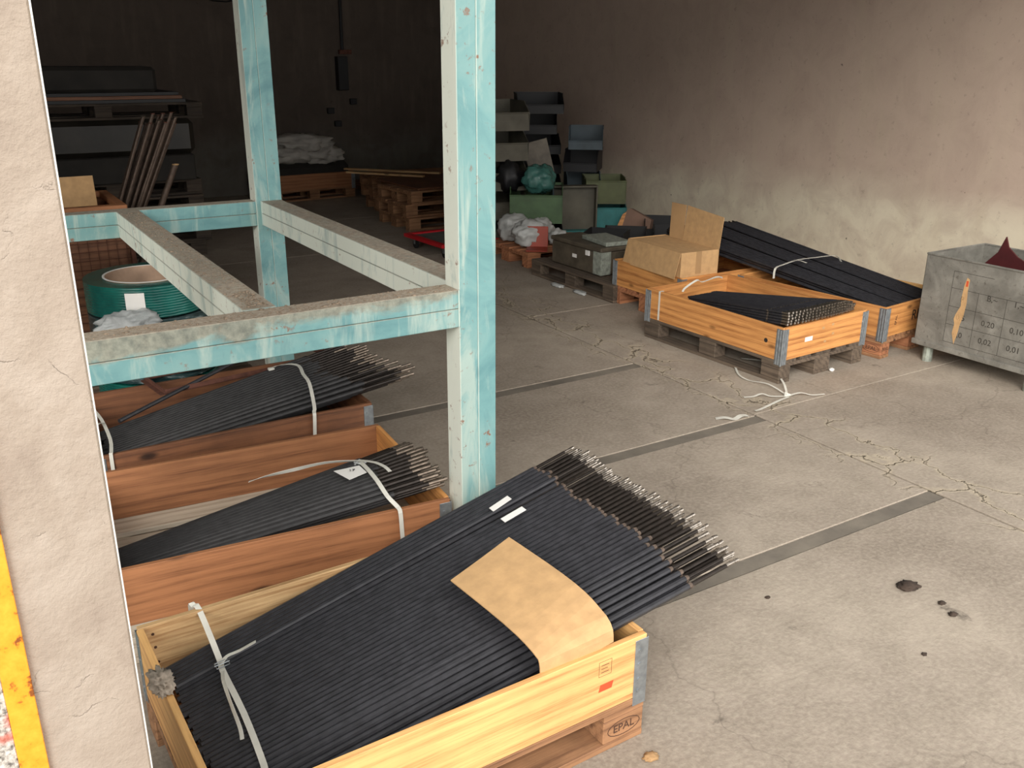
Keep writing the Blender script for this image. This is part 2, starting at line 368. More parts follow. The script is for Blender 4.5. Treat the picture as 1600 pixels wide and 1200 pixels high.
# ------------------------------------------------------------------ room shell
WX, BY, FY, LX, H = 6.90, 12.95, 1.60, -6.0, 4.2
OX0, OX1, OH = .137, 6.3, 3.9          # doorway in the front wall
fl = link('floor', MB().box((LX-.3, -7, -.10), (WX+.3, BY+.3, -.012)).mesh('floor', 'screed'), kind='structure')
def slab(x0, x1, y0, y1):
    g = .004
    link('concrete_slab', MB().box((x0+g, y0+g, -.012), (x1-g, y1-g, 0), .003).mesh('concrete_slab', 'concrete'), fl)
strips = [2.16, 3.235, 4.295]
sw = .038
ys = [(-7, 2.16-sw)] + [(a+sw, b-sw) for a, b in zip(strips, strips[1:])] + [(strips[-1]+sw, 6.4), (6.4, 8.6), (8.6, 10.8), (10.8, BY)]
for y0, y1 in ys:
    slab(1.2, 3.617, y0, y1); slab(-1.6, 1.2, y0, y1); slab(LX, -1.6, y0, y1)
for y in strips:
    link('joint_strip', MB().box((LX, y-sw+.001, -.012), (3.612, y+sw-.001, -.003)).mesh('joint_strip', 'screed'), fl)
for y0, y1 in ((-7, .3), (.3, 3.29), (3.29, 5.6), (5.6, 8.0), (8.0, 10.4), (10.4, BY)): slab(3.625, WX, y0, y1)
def wallbox(name, lo, hi, mat): return link(name, MB().box(lo, hi).mesh(name, mat), kind='structure')
wallbox('wall_right', (WX, FY-.25, 0), (WX+.3, BY+.3, H), 'wall')
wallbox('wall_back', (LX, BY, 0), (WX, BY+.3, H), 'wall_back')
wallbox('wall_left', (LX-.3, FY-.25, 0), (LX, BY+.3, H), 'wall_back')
wallbox('ceiling', (LX-.3, FY-.25, H), (WX+.3, BY+.3, H+.2), 'wall_back')
wf = link('wall_front', MB().box((-.45, 1.37, 0), (OX0, FY, H), .004).box((LX, 1.37, 0), (-4.6, FY, H)).box((-4.6, 1.37, 3.6), (-.45, FY, H)).box((OX1, 1.37, 0), (WX, FY, H)).box((OX0, 1.37, OH), (OX1, FY, H)).mesh('wall_front', 'pier'), kind='structure')  # opening left of the pier is unseen, added to light the rack's left faces
link('orange_stripe', MB().box((-.049, 1.362, 0), (-.010, 1.37, 3.3), .001).mesh('orange_stripe', 'orange'), wf)
link('rough_render_patch', MB().box((-.44, 1.364, 0), (-.049, 1.37, 1.1), .001).mesh('rough_render_patch', 'speckle'), wf)
link('corner_bead', MB().box((OX0-.001, 1.3685, 0), (OX0+.0012, 1.42, OH), .0005).mesh('corner_bead', 'bead'), wf)
link('bent_nail', MB().tube([(OX0-.004, 1.40, .47), (OX0+.012, 1.41, .475), (OX0+.022, 1.40, .46), (OX0+.016, 1.39, .445)], .0035).mesh('bent_nail', 'rust'), wf)

# ------------------------------------------------------------------ pallets, collars
def pallet(x, y, rz, mat, label, z=0, bmat=None, stamp=False, group=None, L=1.2, W=.8):
    """x,y: local corner, long side along local X"""
    t = empty('euro_pallet', (x, y, z), rz, label, 'pallet', group); bmat = bmat or mat
    j = lambda a=.004: rnd.uniform(-a, a)
    for yy in (.05, W/2, W-.05):
        link('bottom_board', bm_box(L, .1 if yy != W/2 else .145, .022, mat), t, (L/2, yy, .011))
        for xx in (.0725, L/2, L-.0725):
            bl = link('block', bm_box(.145, .1 if yy != W/2 else .145, .078, bmat, .004), t, (xx+j()*.3, yy, .061))
            if stamp and yy == .05 and xx != L/2:
                write('EPAL', .036, bl, (0, -.0505, .0), '-y', 'ink_brown')
                link('stamp_ring', CACHE.get('ring') or CACHE.setdefault('ring', MB().tube([(.058*math.cos(a*math.pi/10), 0, .026*math.sin(a*math.pi/10)) for a in range(21)], .0012, 4).mesh('stamp_ring', 'ink_brown')), bl, (0, -.0505, 0))
            if stamp and xx > L-.2 and yy == .05:
                write('EPAL', .034, bl, (.073, 0, .0), '+x', 'ink_brown')
    for xx in (.0725, L/2, L-.0725): link('cross_board', bm_box(.145, W, .022, mat), t, (xx, W/2, .111))
    for k, (yy, ww) in enumerate(((.0725, .145), (.23, .1), (W/2, .145), (W-.23, .1), (W-.0725, .145))):
        link('deck_board', bm_box(L, ww, .021, mat), t, (L/2, yy+j(), .1325+j(.0004)), (0, 0, j(.002)))
    return t
def hinge_mesh(h=.2):
    k = ('hinge', h)
    if k in CACHE: return CACHE[k]
    b = MB(); w_, th = .048, .003   # corner at origin, arms go along +X and +Y, outside faces at x=0,y=0
    b.box((-th, -th, -.03), (w_, 0, h-.006), .001); b.box((-th, 0, -.03), (0, w_, h-.006), .001)
    for q in (.012, .030): b.box((q, -th-.004, -.028), (q+.007, -th, h-.012), .0015); b.box((-th-.004, q, -.028), (-th, q+.007, h-.012), .0015)
    b.cyl((-.002, -.002, -.032), (-.002, -.002, h-.004), .005, n=8)
    for zz in (.03, .08, .13, .17):
        b.cyl((.041, -th-.003, zz), (.041, -th, zz), .005, n=8); b.cyl((-th-.003, .041, zz), (-th, .041, zz), .005, n=8)
    CACHE[k] = b.mesh('hinge', 'galv'); return CACHE[k]
def plain_hinge():
    k = 'phinge'
    if k in CACHE: return CACHE[k]
    b = MB(); w_, th = .045, .002
    b.box((-th, -th, -.03), (w_, 0, .19), .0008); b.box((-th, 0, -.03), (0, w_, .19), .0008)
    for zz in (.02, .06, .11, .155):
        b.cyl((.028, -th-.0025, zz), (.028, -th, zz), .0055, n=8); b.cyl((-th-.0025, .028, zz), (-th, .028, zz), .0055, n=8)
    b.box((.012, -th-.003, -.03), (.034, -th, .0), .001)
    CACHE[k] = b.mesh('hinge', 'galv'); return CACHE[k]
def collar(x, y, rz, mats, label, z=.144, h=.203, L=1.2, W=.8, group=None, fancy=True):
    t = empty('pallet_collar', (x, y, z), rz, label, 'pallet collar', group); th = .019
    if isinstance(mats, str): mats = [mats]*4
    link('board', bm_box(L-.008, th, h, mats[0], .0015), t, (L/2, th/2, h/2))
    link('board', bm_box(L-.008, th, h, mats[1], .0015), t, (L/2, W-th/2, h/2), (0, 0, math.pi))
    link('board', bm_box(W-2*th-.004, th, h, mats[2], .0015), t, (L-th/2, W/2, h/2), (0, 0, R(90)))
    link('board', bm_box(W-2*th-.004, th, h, mats[3], .0015), t, (th/2, W/2, h/2), (0, 0, R(-90)))
    hm = hinge_mesh() if fancy else plain_hinge()
    for (cx, cy, a) in ((0, 0, 0), (L, 0, 90), (L, W, 180), (0, W, 270)): link('hinge', hm, t, (cx, cy, .002), (0, 0, R(a)))
    return t

# ------------------------------------------------------------------ rods
def rod_parts(L1, L2, r1, r2, mats=('rod', 'collar', 'shaft', 'tip'), tipL=.045, n=8):
    k = ('rod', round(L1, 3), round(L2, 3), r1, r2, mats)
    if k in CACHE: return CACHE[k]
    body = MB().cyl((0, 0, 0), (L1, 0, 0), r1, n=n).mesh('rod', mats[0], True)
    ring = MB().cyl((L1, 0, 0), (L1+.012, 0, 0), r1*1.08, r1*.8, n=n).mesh('ring', mats[1], True)
    sh = MB().cyl((L1+.012, 0, 0), (L1+L2-tipL, 0, 0), r2, n=n).mesh('shaft', mats[2], True)
    tp = MB().cyl((L1+L2-tipL, 0, 0), (L1+L2-.012, 0, 0), r2*.86, n=n).cyl((L1+L2-.012, 0, 0), (L1+L2, 0, 0), r2*1.08, r2*.9, n=n).mesh('tip', mats[3], True)
    CACHE[k] = (body, ring, sh, tp); return CACHE[k]
def place_rod(a, b, Ltot, L1, r1, r2, label, group, mats=('rod', 'collar', 'shaft', 'tip'), slide=0, tipL=.045, n=8, name='steel_rod'):
    a, b = Vector(a), Vector(b); d = (b-a).normalized(); me = rod_parts(L1, Ltot-L1, r1, r2, mats, tipL, n)
    o = link(name, me[0], None, a+d*slide); o.rotation_euler = d.to_track_quat('X', 'Z').to_euler(); tag(o, label, 'rod', group)
    for nm, q in zip(('ring', 'shaft', 'threaded_tip'), me[1:]): link(nm, q, o)
    return o

def lerp(a, b, u): return a+(b-a)*u

# crate 1 (nearest)
pallet(.272, 1.613, R(1.3), 'pallet_brown', 'brown euro pallet under the nearest pale pine collar, its corner block stamped EPAL', bmat='pallet_brown', stamp=True)
c1_ = collar(.272, 1.613, R(1.3), ['pine_yellow', 'pine_old', 'pine_yellow', 'pine_yellow'], 'pale yellow pine pallet collar around the nearest bundle of black rods', fancy=False)
# stamp on its front board
for zz in (.072, .028, -.022, -.068): link('nail', MB().cyl((0, 0, 0), (0, .0012, 0), .0045, n=8).mesh('nail', 'ink_brown'), c1_.children[1], (.555+zz*.05, .0095, zz))
fb = c1_.children[0]
st = link('square_stamp', MB().box((-.022, -.0004, -.024), (.022, 0, -.0232)).box((-.022, -.0004, .0232), (.022, 0, .024)).box((-.022, -.0004, -.024), (-.0212, 0, .024)).box((.0212, -.0004, -.024), (.022, 0, .024)).box((-.014, -.0004, -.012), (.012, 0, -.0105)).box((-.014, -.0004, -.001), (.008, 0, .0005)).box((-.014, -.0004, .010), (.012, 0, .0115)).mesh('stamp', 'ink_brown'), fb, (.45, -.0097, .045))
link('red_stamp', MB().prism([(-.026, -.0004, -.011), (.020, -.0004, -.011), (.026, -.0004, .011), (-.020, -.0004, .011)], (0, .0003, 0)).mesh('red_stamp', 'red_ink'), fb, (.455, -.0097, -.018))

N = 36; G1 = 'black rods fanned out of the nearest crate'; L1lab = 'long black rod with ring and bare steel tip, in the nearest fanned bundle'
def top1(u):   # height drop of the pile's near edge, lift of its back edge
    return -.055*max(0, (u-.80)/.20)**1.3 + (.016 if u < .16 else 0)
for lay, dz in ((0, 0.), (1, -.0168)):
    for i in range(N):
        u = (i+(.5 if lay else 0))/(N-1)
        if u > 1: continue
        yl = lerp(2.31, 1.70, u) + (.012 if u < .16 else 0); yr = lerp(2.475, 1.70, u) + (.022 if u < .16 else 0)
        zb = top1(u)+dz
        place_rod((.31, yl, .228+zb*.6), (1.68, yr, .458+zb), 1.565, 1.37, .0088 if u < .55 else .0094, .0058, L1lab, G1, slide=rnd.uniform(-.015, .018), mats=('rod', 'collar', 'shaft', 'tip'))
for (i0, i1, lay) in ((.80, .97, 2), (.86, .98, 3), (.0, .12, 2), (.93, .985, 4)):
    n_ = int((i1-i0)*N)+1
    for i in range(n_):
        u = i0+(i1-i0)*i/max(1, n_-1); zb = top1(min(u, .9))-.0160*lay
        yl = lerp(2.31, 1.70, u); yr = lerp(2.475, 1.70, u)
        place_rod((.335, yl, max(.172, .232+zb*.8)), (1.68, yr, max(.388, .458+zb)), 1.565, 1.37, .0085, .0058, L1lab, G1, slide=rnd.uniform(-.02, .01))
# cardboard sheet over the rods
xs0, xs1 = 1.075, 1.315; prof = [(2.115, .4025), (2.06, .4026), (2.0, .4025), (1.93, .402), (1.86, .400), (1.80, .396), (1.76, .390), (1.73, .383), (1.705, .374), (1.685, .363), (1.668, .350), (1.658, .335), (1.655, .318), (1.654, .300)]
b = bmesh.new(); rows = []
for k, (yy, zz) in enumerate(prof):
    sh = (2.115-yy)*.09
    za, zb_ = zz+.0, zz+.042
    f = 1 if k < 5 else .6
    rows.append([b.verts.new((xs0+sh, yy-.05, za)), b.verts.new(((xs0+xs1)/2+sh, yy-.02, (za+zb_)/2+.001)), b.verts.new((xs1+sh, yy+(.015 if k < 9 else 0), zb_))])
for p, q in zip(rows, rows[1:]):
    for k in range(2): b.faces.new((p[k], p[k+1], q[k+1], q[k]))
for row in rows[9:]:
    for v in row: v.co.y = max(v.co.y, 1.653)
bmesh.ops.recalc_face_normals(b, faces=b.faces[:])
for v in b.verts: v.co.z += .012
me = bpy.data.meshes.new('cardboard_sheet'); b.to_mesh(me); b.free(); me.materials.append(M['card'])
o = link('cardboard_sheet', me); tag(o, 'tan cardboard sheet lying over the rods of the nearest crate', 'cardboard')
md = o.modifiers.new('thick', 'SOLIDIFY'); md.thickness = .004; md.offset = 1
# two white labels wrapped on the back rods
for k, (pts, lb) in enumerate(((((1.383, 2.355), (1.468, 2.377)), 'white label stuck on the nearest rods, the one farther from the cardboard'), (((1.378, 2.272), (1.468, 2.285)), 'white label stuck on the nearest rods, the one closer to the cardboard'))):
    (xa, ya), (xb, yb) = pts
    za = lambda X: .232+.016*.8+(X-.335)*(.226/1.345)+.0135
    o = link('paper_label', MB().prism([(xa, ya-.014, za(xa)), (xb, yb-.014, za(xb)), (xb, yb+.014, za(xb)+.0), (xa, ya+.014, za(xa))], (0, 0, .0012)).mesh('paper_label', 'paper'), None)
    tag(o, lb, 'label')
# strap with buckle
t = empty('packing_strap', (.43, 2.2, .35), 0, 'white strap with wire buckle across the nearest rods and over its back board', 'strap')
def seg(name, pts, w_, par, mat='strap', n=4, side=None, off=None):
    o_ = Vector(par.location); return link(name, MB().ribbon([Vector(p)-o_ for p in pts], w_, .0012, side, n).mesh(name, mat), par)
seg('band', [(.415, 2.442, .25), (.415, 2.442, .347), (.42, 2.43, .350), (.43, 2.405, .346), (.437, 2.24, .277), (.432, 2.19, .274), (.433, 2.0, .268), (.425, 1.83, .262), (.418, 1.76, .262), (.416, 1.70, .240)], .016, t, side=(1, 0, .17), n=3)
seg('loose_tail', [(.437, 2.215, .280), (.455, 2.225, .290), (.49, 2.225, .295), (.535, 2.215, .315)], .011, t, n=4)
seg('loose_tail', [(.430, 2.18, .280), (.415, 2.11, .300), (.408, 2.02, .295), (.405, 1.93, .285), (.398, 1.885, .283)], .010, t, n=4, side=[(1, 0, 0), (.6, 0, .8), (1, 0, 0)])
link('buckle', MB().tube([(-.012, .018, -.068), (.022, .018, -.064), (.024, -.008, -.064), (-.012, -.008, -.068), (-.012, .018, -.068)], .0016, 5).tube([(-.016, .004, -.066), (.026, .004, -.062)], .0016, 5).mesh('buckle', 'galv'), t)

# crate 2
a2 = -.0852
pallet(.191, 2.752, a2, 'pallet_pale', 'pale grey euro pallet under the orange-brown collar between the nearest and the dark crate')
c2_ = collar(.191, 2.752, a2, ['pine_brown', 'pine_brown', 'pine_orange', 'pine_brown'], 'orange-brown pine pallet collar, middle one of the three in a row', fancy=False)
G2 = 'black rods strapped in the middle crate'; L2l = 'black rod with bare steel tip, strapped in the middle orange-brown crate'
N2 = 13
for lay in range(3):
    for i in range(N2-lay):
        u = (i+.5*lay)/(N2-1)
        hump = -.030*max(0, (u-.7)/.3)**1.4-.02*max(0, (.15-u)/.15)
        yl = lerp(3.10, 2.93, u)+.0; yr = lerp(3.03, 2.70, u); z1 = .232-.018*lay+hump*.4; z2 = .425-.0215*lay+hump*.8
        place_rod((.29, yl, z1), (1.30, yr, z2), 1.13, .93, .0116, .0084, L2l, G2, slide=rnd.uniform(-.02, .02), mats=('rod2', 'shaft', 'shaft', 'tip_worn'), tipL=.07)
t = empty('packing_strap', (1.17, 2.9, .4), 0, 'white strap with knot and long tail around the rods of the middle crate', 'strap')
seg('band', [(1.168, 3.03, .36), (1.171, 2.99, .412), (1.168, 2.9, .422), (1.162, 2.79, .417), (1.165, 2.71, .388), (1.185, 2.672, .358), (1.188, 2.656, .34), (1.192, 2.656, .25), (1.195, 2.656, .19)], .016, t, side=[(1, 0, .2), (1, 0, .2), (1, 0, .1), (1, 0, 0), (1, 0, 0)], n=3)
seg('loose_tail', [(1.165, 2.97, .425), (1.06, 3.03, .418), (.95, 3.08, .395), (.86, 3.13, .37), (.80, 3.16, .35)], .018, t, n=4, side=[(.3, -1, .5), (0, -.5, 1), (.2, -1, .3)])
seg('loose_tail', [(1.168, 2.97, .426), (1.20, 2.90, .438), (1.215, 2.84, .440), (1.218, 2.80, .436)], .014, t, n=4)
link('knot', MB().tube([(-.02, .07, .012), (.005, .085, .020), (.02, .06, .014), (-.01, .055, .020), (-.015, .085, .014)], .004, 5).mesh('knot', 'film'), t)
o = link('paper_tag', MB().prism([(1.062, 2.96, .410), (1.150, 2.925, .426), (1.150, 2.855, .426), (1.082, 2.855, .413)], (0, 0, .001)).mesh('paper_tag', 'paper')); tag(o, 'white paper tag with handwriting on the middle rod bundle', 'tag')
write('17', .024, o, (1.112, 2.905, .4245), '+z', 'ink', 'handwriting', roll=R(-20))

# crate 3 (dark, behind)
pallet(.335, 3.69, R(.3), 'pallet_grey', 'dark weathered pallet under the farthest of the three crates in a row')
collar(.335, 3.69, R(.3), ['pine_dark']*4, 'dark brown pallet collar, farthest of the three in a row', fancy=False)
G3 = 'black rods strapped in the dark crate'; L3l = 'black rod with worn steel tip, strapped in the farthest dark crate of the row'
N3 = 17
for lay in range(3):
    for i in range(N3-lay):
        u = (i+.5*lay)/(N3-1); hump = -.05*max(0, (u-.72)/.28)**1.4
        if lay > 1 and .1 < u < .7: continue
        yl = lerp(4.22, 3.86, u); yr = lerp(4.26, 3.76, u); z1 = .240-.018*lay+hump*.4; z2 = .450-.0205*lay+hump
        place_rod((.43, yl, z1), (1.55, yr, z2), 1.28, 1.02, .0112, .0075, L3l, G3, slide=rnd.uniform(-.05, .05)+(.06 if u > .75 else -.03), mats=('rod2', 'shaft', 'shaft', 'tip_worn'), tipL=.07)
t = empty('packing_strap', (1.28, 4.0, .4), 0, 'white strap over the rod bundle in the farthest dark crate', 'strap')
seg('band', [(1.215, 4.25, .30), (1.24, 4.25, .40), (1.29, 4.17, .440), (1.33, 4.10, .446), (1.31, 3.98, .442), (1.30, 3.87, .432), (1.268, 3.73, .372), (1.255, 3.70, .358), (1.25, 3.682, .345), (1.245, 3.682, .25), (1.243, 3.682, .18)], .016, t, side=(1, 0, .1), n=3)
link('clip', MB().box((-.06, .225, .0), (-.03, .245, .012), .002).mesh('clip', 'strap'), t)
t = empty('packing_strap', (.42, 3.9, .35), 0, 'grey strap hanging over the left end of the farthest dark crate', 'strap')
seg('band', [(.415, 4.28, .352), (.43, 4.1, .352), (.425, 3.85, .352), (.405, 3.70, .356), (.40, 3.684, .345), (.40, 3.684, .20)], .014, t, side=(1, 0, 0), n=3)
seg('loose_tail', [(.43, 4.05, .355), (.40, 4.0, .37), (.37, 3.93, .36), (.345, 3.90, .355)], .012, t, n=4)
# rusty angle iron frame lying on it
t = empty('angle_iron_frame', (0, 0, 0), 0, 'rusty angle iron frame lying on the farthest dark crate behind the rods', 'metal frame')
t.location = (1.0, 4.42, .36)
for a_, b_ in (((-.26, -.14), (.62, -.03)), ((-.26, -.14), (-.30, .12)), ((.62, -.03), (.58, .23)), ((-.30, .12), (.58, .23))):
    dx, dy = b_[0]-a_[0], b_[1]-a_[1]; L_ = math.hypot(dx, dy)
    link('angle_bar', MB().box((0, 0, -.008), (L_, .025, -.004)).box((0, 0, -.008), (L_, .004, .017)).mesh('angle_bar', 'rust'), t, (a_[0], a_[1], 0), (0, 0, math.atan2(dy, dx)))
o = place_rod((.50, 4.10, .33), (1.40, 4.62, .43), 1.2, 1.1, .010, .006, 'loose black rod lying behind the strapped bundle of the farthest dark crate', None, mats=('rod', 'shaft', 'shaft', 'tip'))

o = blob('lint_clump', (.262, 2.10, .349), (.028, .05, .022), 3, 'lint', .6, 4, 4); tag(o, 'grey lint clump caught on the left board of the nearest collar', 'lint')

# ------------------------------------------------------------------ teal steel frame
fr = empty('steel_rack', (1.49, 2.67, 0), 0, 'tall teal painted steel frame with dusty beams over the rod crates', 'rack')
def channel_box(name, lo, hi, split, par=fr, mat='teal'):
    """two welded channels side by side with a seam between them"""
    lo = [a-b for a, b in zip(lo, par.location)]; hi = [a-b for a, b in zip(hi, par.location)]
    c = [(a+b)/2 for a, b in zip(lo, hi)]; l2 = [a-b for a, b in zip(lo, c)]; h2 = [a-b for a, b in zip(hi, c)]
    b = MB(); A = list(h2); A[split] = -.0007; B = list(l2); B[split] = .0007
    b.box(l2, A, .0022); b.box(B, h2, .0022); return link(name, b.mesh(name, mat), par, c)
ZT = 2.75
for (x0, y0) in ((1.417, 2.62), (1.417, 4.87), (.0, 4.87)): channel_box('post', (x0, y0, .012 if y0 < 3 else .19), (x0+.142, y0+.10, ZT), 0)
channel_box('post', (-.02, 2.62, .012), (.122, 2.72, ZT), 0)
for (x0, y0) in ((1.417, 4.87), (.0, 4.87)):
    link('foot', MB().box((-.071, -.05, 0), (.071, .05, .19), .004).mesh('foot', 'rust'), fr, (x0+.071-fr.location.x, y0+.05-fr.location.y, 0))
for (x0, y0) in ((1.417, 2.62), (-.02, 2.62)): link('foot', MB().box((-.10, -.065, 0), (.09, .07, .012), .002).mesh('foot', 'rust'), fr, (x0+.075-fr.location.x, y0+.05-fr.location.y, 0))
for z0 in (.997, ZT-.129):
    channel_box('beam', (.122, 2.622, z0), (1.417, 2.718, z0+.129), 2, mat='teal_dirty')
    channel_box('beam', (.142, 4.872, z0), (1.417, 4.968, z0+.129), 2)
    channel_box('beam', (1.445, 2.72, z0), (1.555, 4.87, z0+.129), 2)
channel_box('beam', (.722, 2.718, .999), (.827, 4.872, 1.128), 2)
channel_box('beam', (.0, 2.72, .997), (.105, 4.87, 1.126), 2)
# weld beads
for (x, y) in ((1.417, 2.622), (1.445, 4.868)):
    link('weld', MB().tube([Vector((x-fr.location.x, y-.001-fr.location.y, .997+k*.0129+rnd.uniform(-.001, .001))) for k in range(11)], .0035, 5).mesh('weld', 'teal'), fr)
# grime lying on the beams
def grime(x0, x1, y0, y1, z, n, seed, spill=0):
    b = bmesh.new(); r = random.Random(seed)
    for _ in range(n):
        x, y = r.uniform(x0, x1), r.uniform(y0, y1); s_ = r.uniform(.001, .0032)*(1 if r.random() < .93 else 2.2)
        bmesh.ops.create_icosphere(b, subdivisions=1, radius=s_, matrix=Matrix.Translation((x-fr.location.x, y-fr.location.y, z+s_*.2)) @ Matrix.Diagonal((r.uniform(.7, 1.6), r.uniform(.7, 1.6), .5, 1)))
    me = bpy.data.meshes.new('grime'); b.to_mesh(me); b.free(); me.materials.append(M['grime']); link('grime', me, fr, kind='stuff')
grime(.2, 1.40, 2.625, 2.715, 1.126, 700, 1)
grime(.73, .82, 2.73, 4.8, 1.128, 700, 2); grime(.745, .81, 2.73, 2.95, 1.130, 200, 3)

# ------------------------------------------------------------------ crates by the right wall
ac = math.pi*1.5 + .0416
def cl(x0, y0, u, v, rz): return (x0+math.cos(rz)*u-math.sin(rz)*v, y0+math.sin(rz)*u+math.cos(rz)*v)
# local X runs toward -Y, so local +Y runs toward +X
pallet(4.059, 4.771, ac, 'pallet_grey', 'grey weathered pallet under the open orange collar in front of the right wall')
cr = collar(4.059, 4.771, ac, ['pine_orange']*4, 'orange pine pallet collar holding the stacked bars with shiny ends', h=.206)
bd = cr.children[2]   # near end board (faces -Y in the world)
link('paper_sticker', MB().box((-.035, -.0005, -.014), (.035, 0, .014)).mesh('paper_sticker', 'paper'), bd, (-.16, -.0099, -.0))
for q in ((-.03, .05), (.06, .06), (.07, -.0), (.0, -.04)): link('torn_paper', MB().box((-.011, -.0005, -.008), (.011, 0, .006)).mesh('torn_paper', 'card'), bd, (q[0], -.0099, q[1]))
link('drill_hole', MB().cyl((0, -.0006, 0), (0, 0, 0), .014, n=14).mesh('drill_hole', 'ink'), cr.children[0], (.475, -.0097, .0))
t = empty('packing_strap', (4.07, 4.6, .3), 0, 'white strap wrapped over the far end of the collar with the shiny bars', 'strap')
x_, y_ = cl(4.059, 4.771, .135, 0, ac)
seg('band', [(x_-.005, y_, .15), (x_-.005, y_, .345), (x_-.004, y_, .352), (x_+.028, y_, .352)], .016, t, side=(0, 1, 0), n=1)
seg('loose_tail', [(4.17, 4.53, .36), (4.22, 4.56, .375), (4.37, 4.61, .40), (4.44, 4.63, .375), (4.60, 4.66, .385), (4.70, 4.70, .36)], .013, t, n=4, side=[(0, 1, .3), (.3, 1, 1), (0, 1, 0), (.2, .6, 1)])
G4 = 'black bars with shiny ends in the open orange collar'; L4 = 'black bar with shiny steel end, stacked in the open orange collar'
n_ = 23
for lay in range(5):
    for i in range(n_):
        u = i/(n_-1)
        if lay and 2 < i and i % 2 and lay < 3 and False: continue
        xa = lerp(4.20, 4.47, u); xb = lerp(4.137, 4.80, u); cut = .025*max(0, (i-18)/4)*(4-lay)/4
        place_rod((xa, 4.50, .325-.0172*lay), (xb, 3.60, .436-.0172*lay-cut), .94, .76, .0084, .0080, L4, G4, slide=rnd.uniform(-.004, .004)-(.02 if lay == 0 and i > 18 else 0), mats=('rod', 'tip', 'rod', 'tip'), tipL=.055, n=6, name='steel_bar')

# second rod crate at wall
rp = (5.05, 3.57); ar = math.pi*1.5 + R(5.8)
x0, y0 = rp[0]-.121-.0, rp[1]+1.194
pallet(x0, y0, ar, 'pallet_brown', 'reddish pallet under the collar of long black rods beside the grey bin', bmat='block_red', stamp=True)
cr2 = collar(x0, y0, ar, ['pine_orange', 'pine_yellow', 'pine_orange', 'pine_orange'], 'orange pine collar of long black rods, between the wall and the grey bin')
bd = cr2.children[2]; write('RI', .10, bd, (-.04, -.0099, .0), '-y', 'ink'); write('EPAL', .03, bd, (-.27, -.0099, .0), '-y', 'ink_brown', roll=R(90))
G5 = 'long black rods leaning over the wall crate'; L5 = 'long black rod in the sloping bundle against the right wall'
for lay in range(3):
    for i in range(19):
        u = (i+.5*(lay % 2))/18.; g = .020*(i//3)-.03; gz = (.007, -.006, .004, -.004, .008, 0, .005)[i//3]
        xa = lerp(4.98, 5.62, u)+g; xb = lerp(5.13, 5.74, u*.93)
        ya = 5.62+rnd.uniform(-.04, .04)
        place_rod((xb, 3.64, .318-.022*lay+gz), (xa, ya, .535-.022*lay+gz+.03*math.sin(u*3.1)), 2.0, 1.95, .0115, .007, L5, G5, mats=('rod', 'shaft', 'shaft', 'shaft'), n=7, slide=rnd.uniform(-.01, .03))
t = empty('packing_strap', (5.0, 4.4, .45), 0, 'grey wire-like strap tied across the long rods by the right wall', 'strap')
seg('band', [(4.82, 4.33, .415), (4.86, 4.36, .475), (5.0, 4.42, .475), (5.2, 4.46, .482), (5.4, 4.47, .476), (5.60, 4.46, .470), (5.66, 4.45, .42)], .016, t, n=3, side=(0, 1, 0))
seg('loose_tail', [(5.16, 4.46, .485), (5.12, 4.37, .50), (5.10, 4.30, .50)], .014, t)

# crate with carton (far left of the group)
pallet(4.46, 4.86, 0, 'block_red', 'reddish pallet under the collar carrying the cardboard box', L=1.2, W=.8)
collar(4.46, 4.86, 0, ['pine_orange']*4, 'orange pine pallet collar carrying the open cardboard box')
lb_ = empty('cardboard_box', (4.47, 4.90, .30), R(-4), 'tan cardboard box with raised flap on the orange collar', 'box')
for nm, lo, hi in (('front_panel', (0, 0, 0), (.004, .66, .225)), ('side_panel', (0, 0, 0), (.35, .004, .225)), ('side_panel', (0, .656, 0), (.35, .66, .225)), ('back_panel', (.346, 0, 0), (.35, .66, .225)), ('bottom', (0, 0, 0), (.35, .66, .004)), ('inner_flap', (0.002, .004, .216), (.346, .656, .220))):
    link(nm, MB().box(lo, hi).mesh(nm, 'card'), lb_)
link('flap', MB().box((-.002, 0, -.19), (.002, .66, 0)).mesh('flap', 'card'), lb_, (-.002, 0, .223), (0, R(14), 0))
link('flap', MB().prism([(0, 0, 0), (0, .43, 0), (0, .43, .265), (0, 0, .235)], (.004, 0, 0)).mesh('flap', 'card'), lb_, (.346, .0, .222), (0, R(6), 0))
link('flap', MB().prism([(0, 0, 0), (0, .14, 0), (0, .15, .27), (0, 0, .265)], (.004, 0, 0)).mesh('flap', 'card_dark'), lb_, (.3465, .432, .222), (0, R(4), R(10)))
link('brown_tape', MB().box((.14, -.0012, .06), (.19, 0, .226)).mesh('brown_tape', 'card_dark'), lb_)

# grey bin with measuring table print
bn = empty('steel_bin', (5.25, 2.66, 0), 0, 'scuffed grey steel bin with black number table, on feet at right', 'bin')
zb, zt, tw = .13, .70, .004
link('body', MB().box((0, 0, zb), (tw, .82, zt), .001).box((.60, 0, zb), (.604, .82, zt), .001).box((0, 0, zb), (.604, tw, zt), .001).box((0, .816, zb), (.604, .82, zt), .001).box((0, 0, zb), (.604, .82, zb+.01)).mesh('body', 'bin'), bn)
link('base_rim', MB().box((-.012, -.012, zb-.022), (.616, .832, zb+.012), .003).mesh('base_rim', 'bin'), bn)
link('top_rim', MB().tube([(0, 0, zt), (.602, 0, zt), (.602, .818, zt), (.0, .818, zt), (0, 0, zt)], .007, 6).mesh('top_rim', 'bin'), bn)
for (fx, fy) in ((.05, .06), (.05, .74), (.53, .06), (.53, .74)): link('foot', MB().cyl((fx, fy, 0), (fx, fy, .11), .032, .030, n=10).mesh('foot', 'tool_light'), bn)
ln = MB()
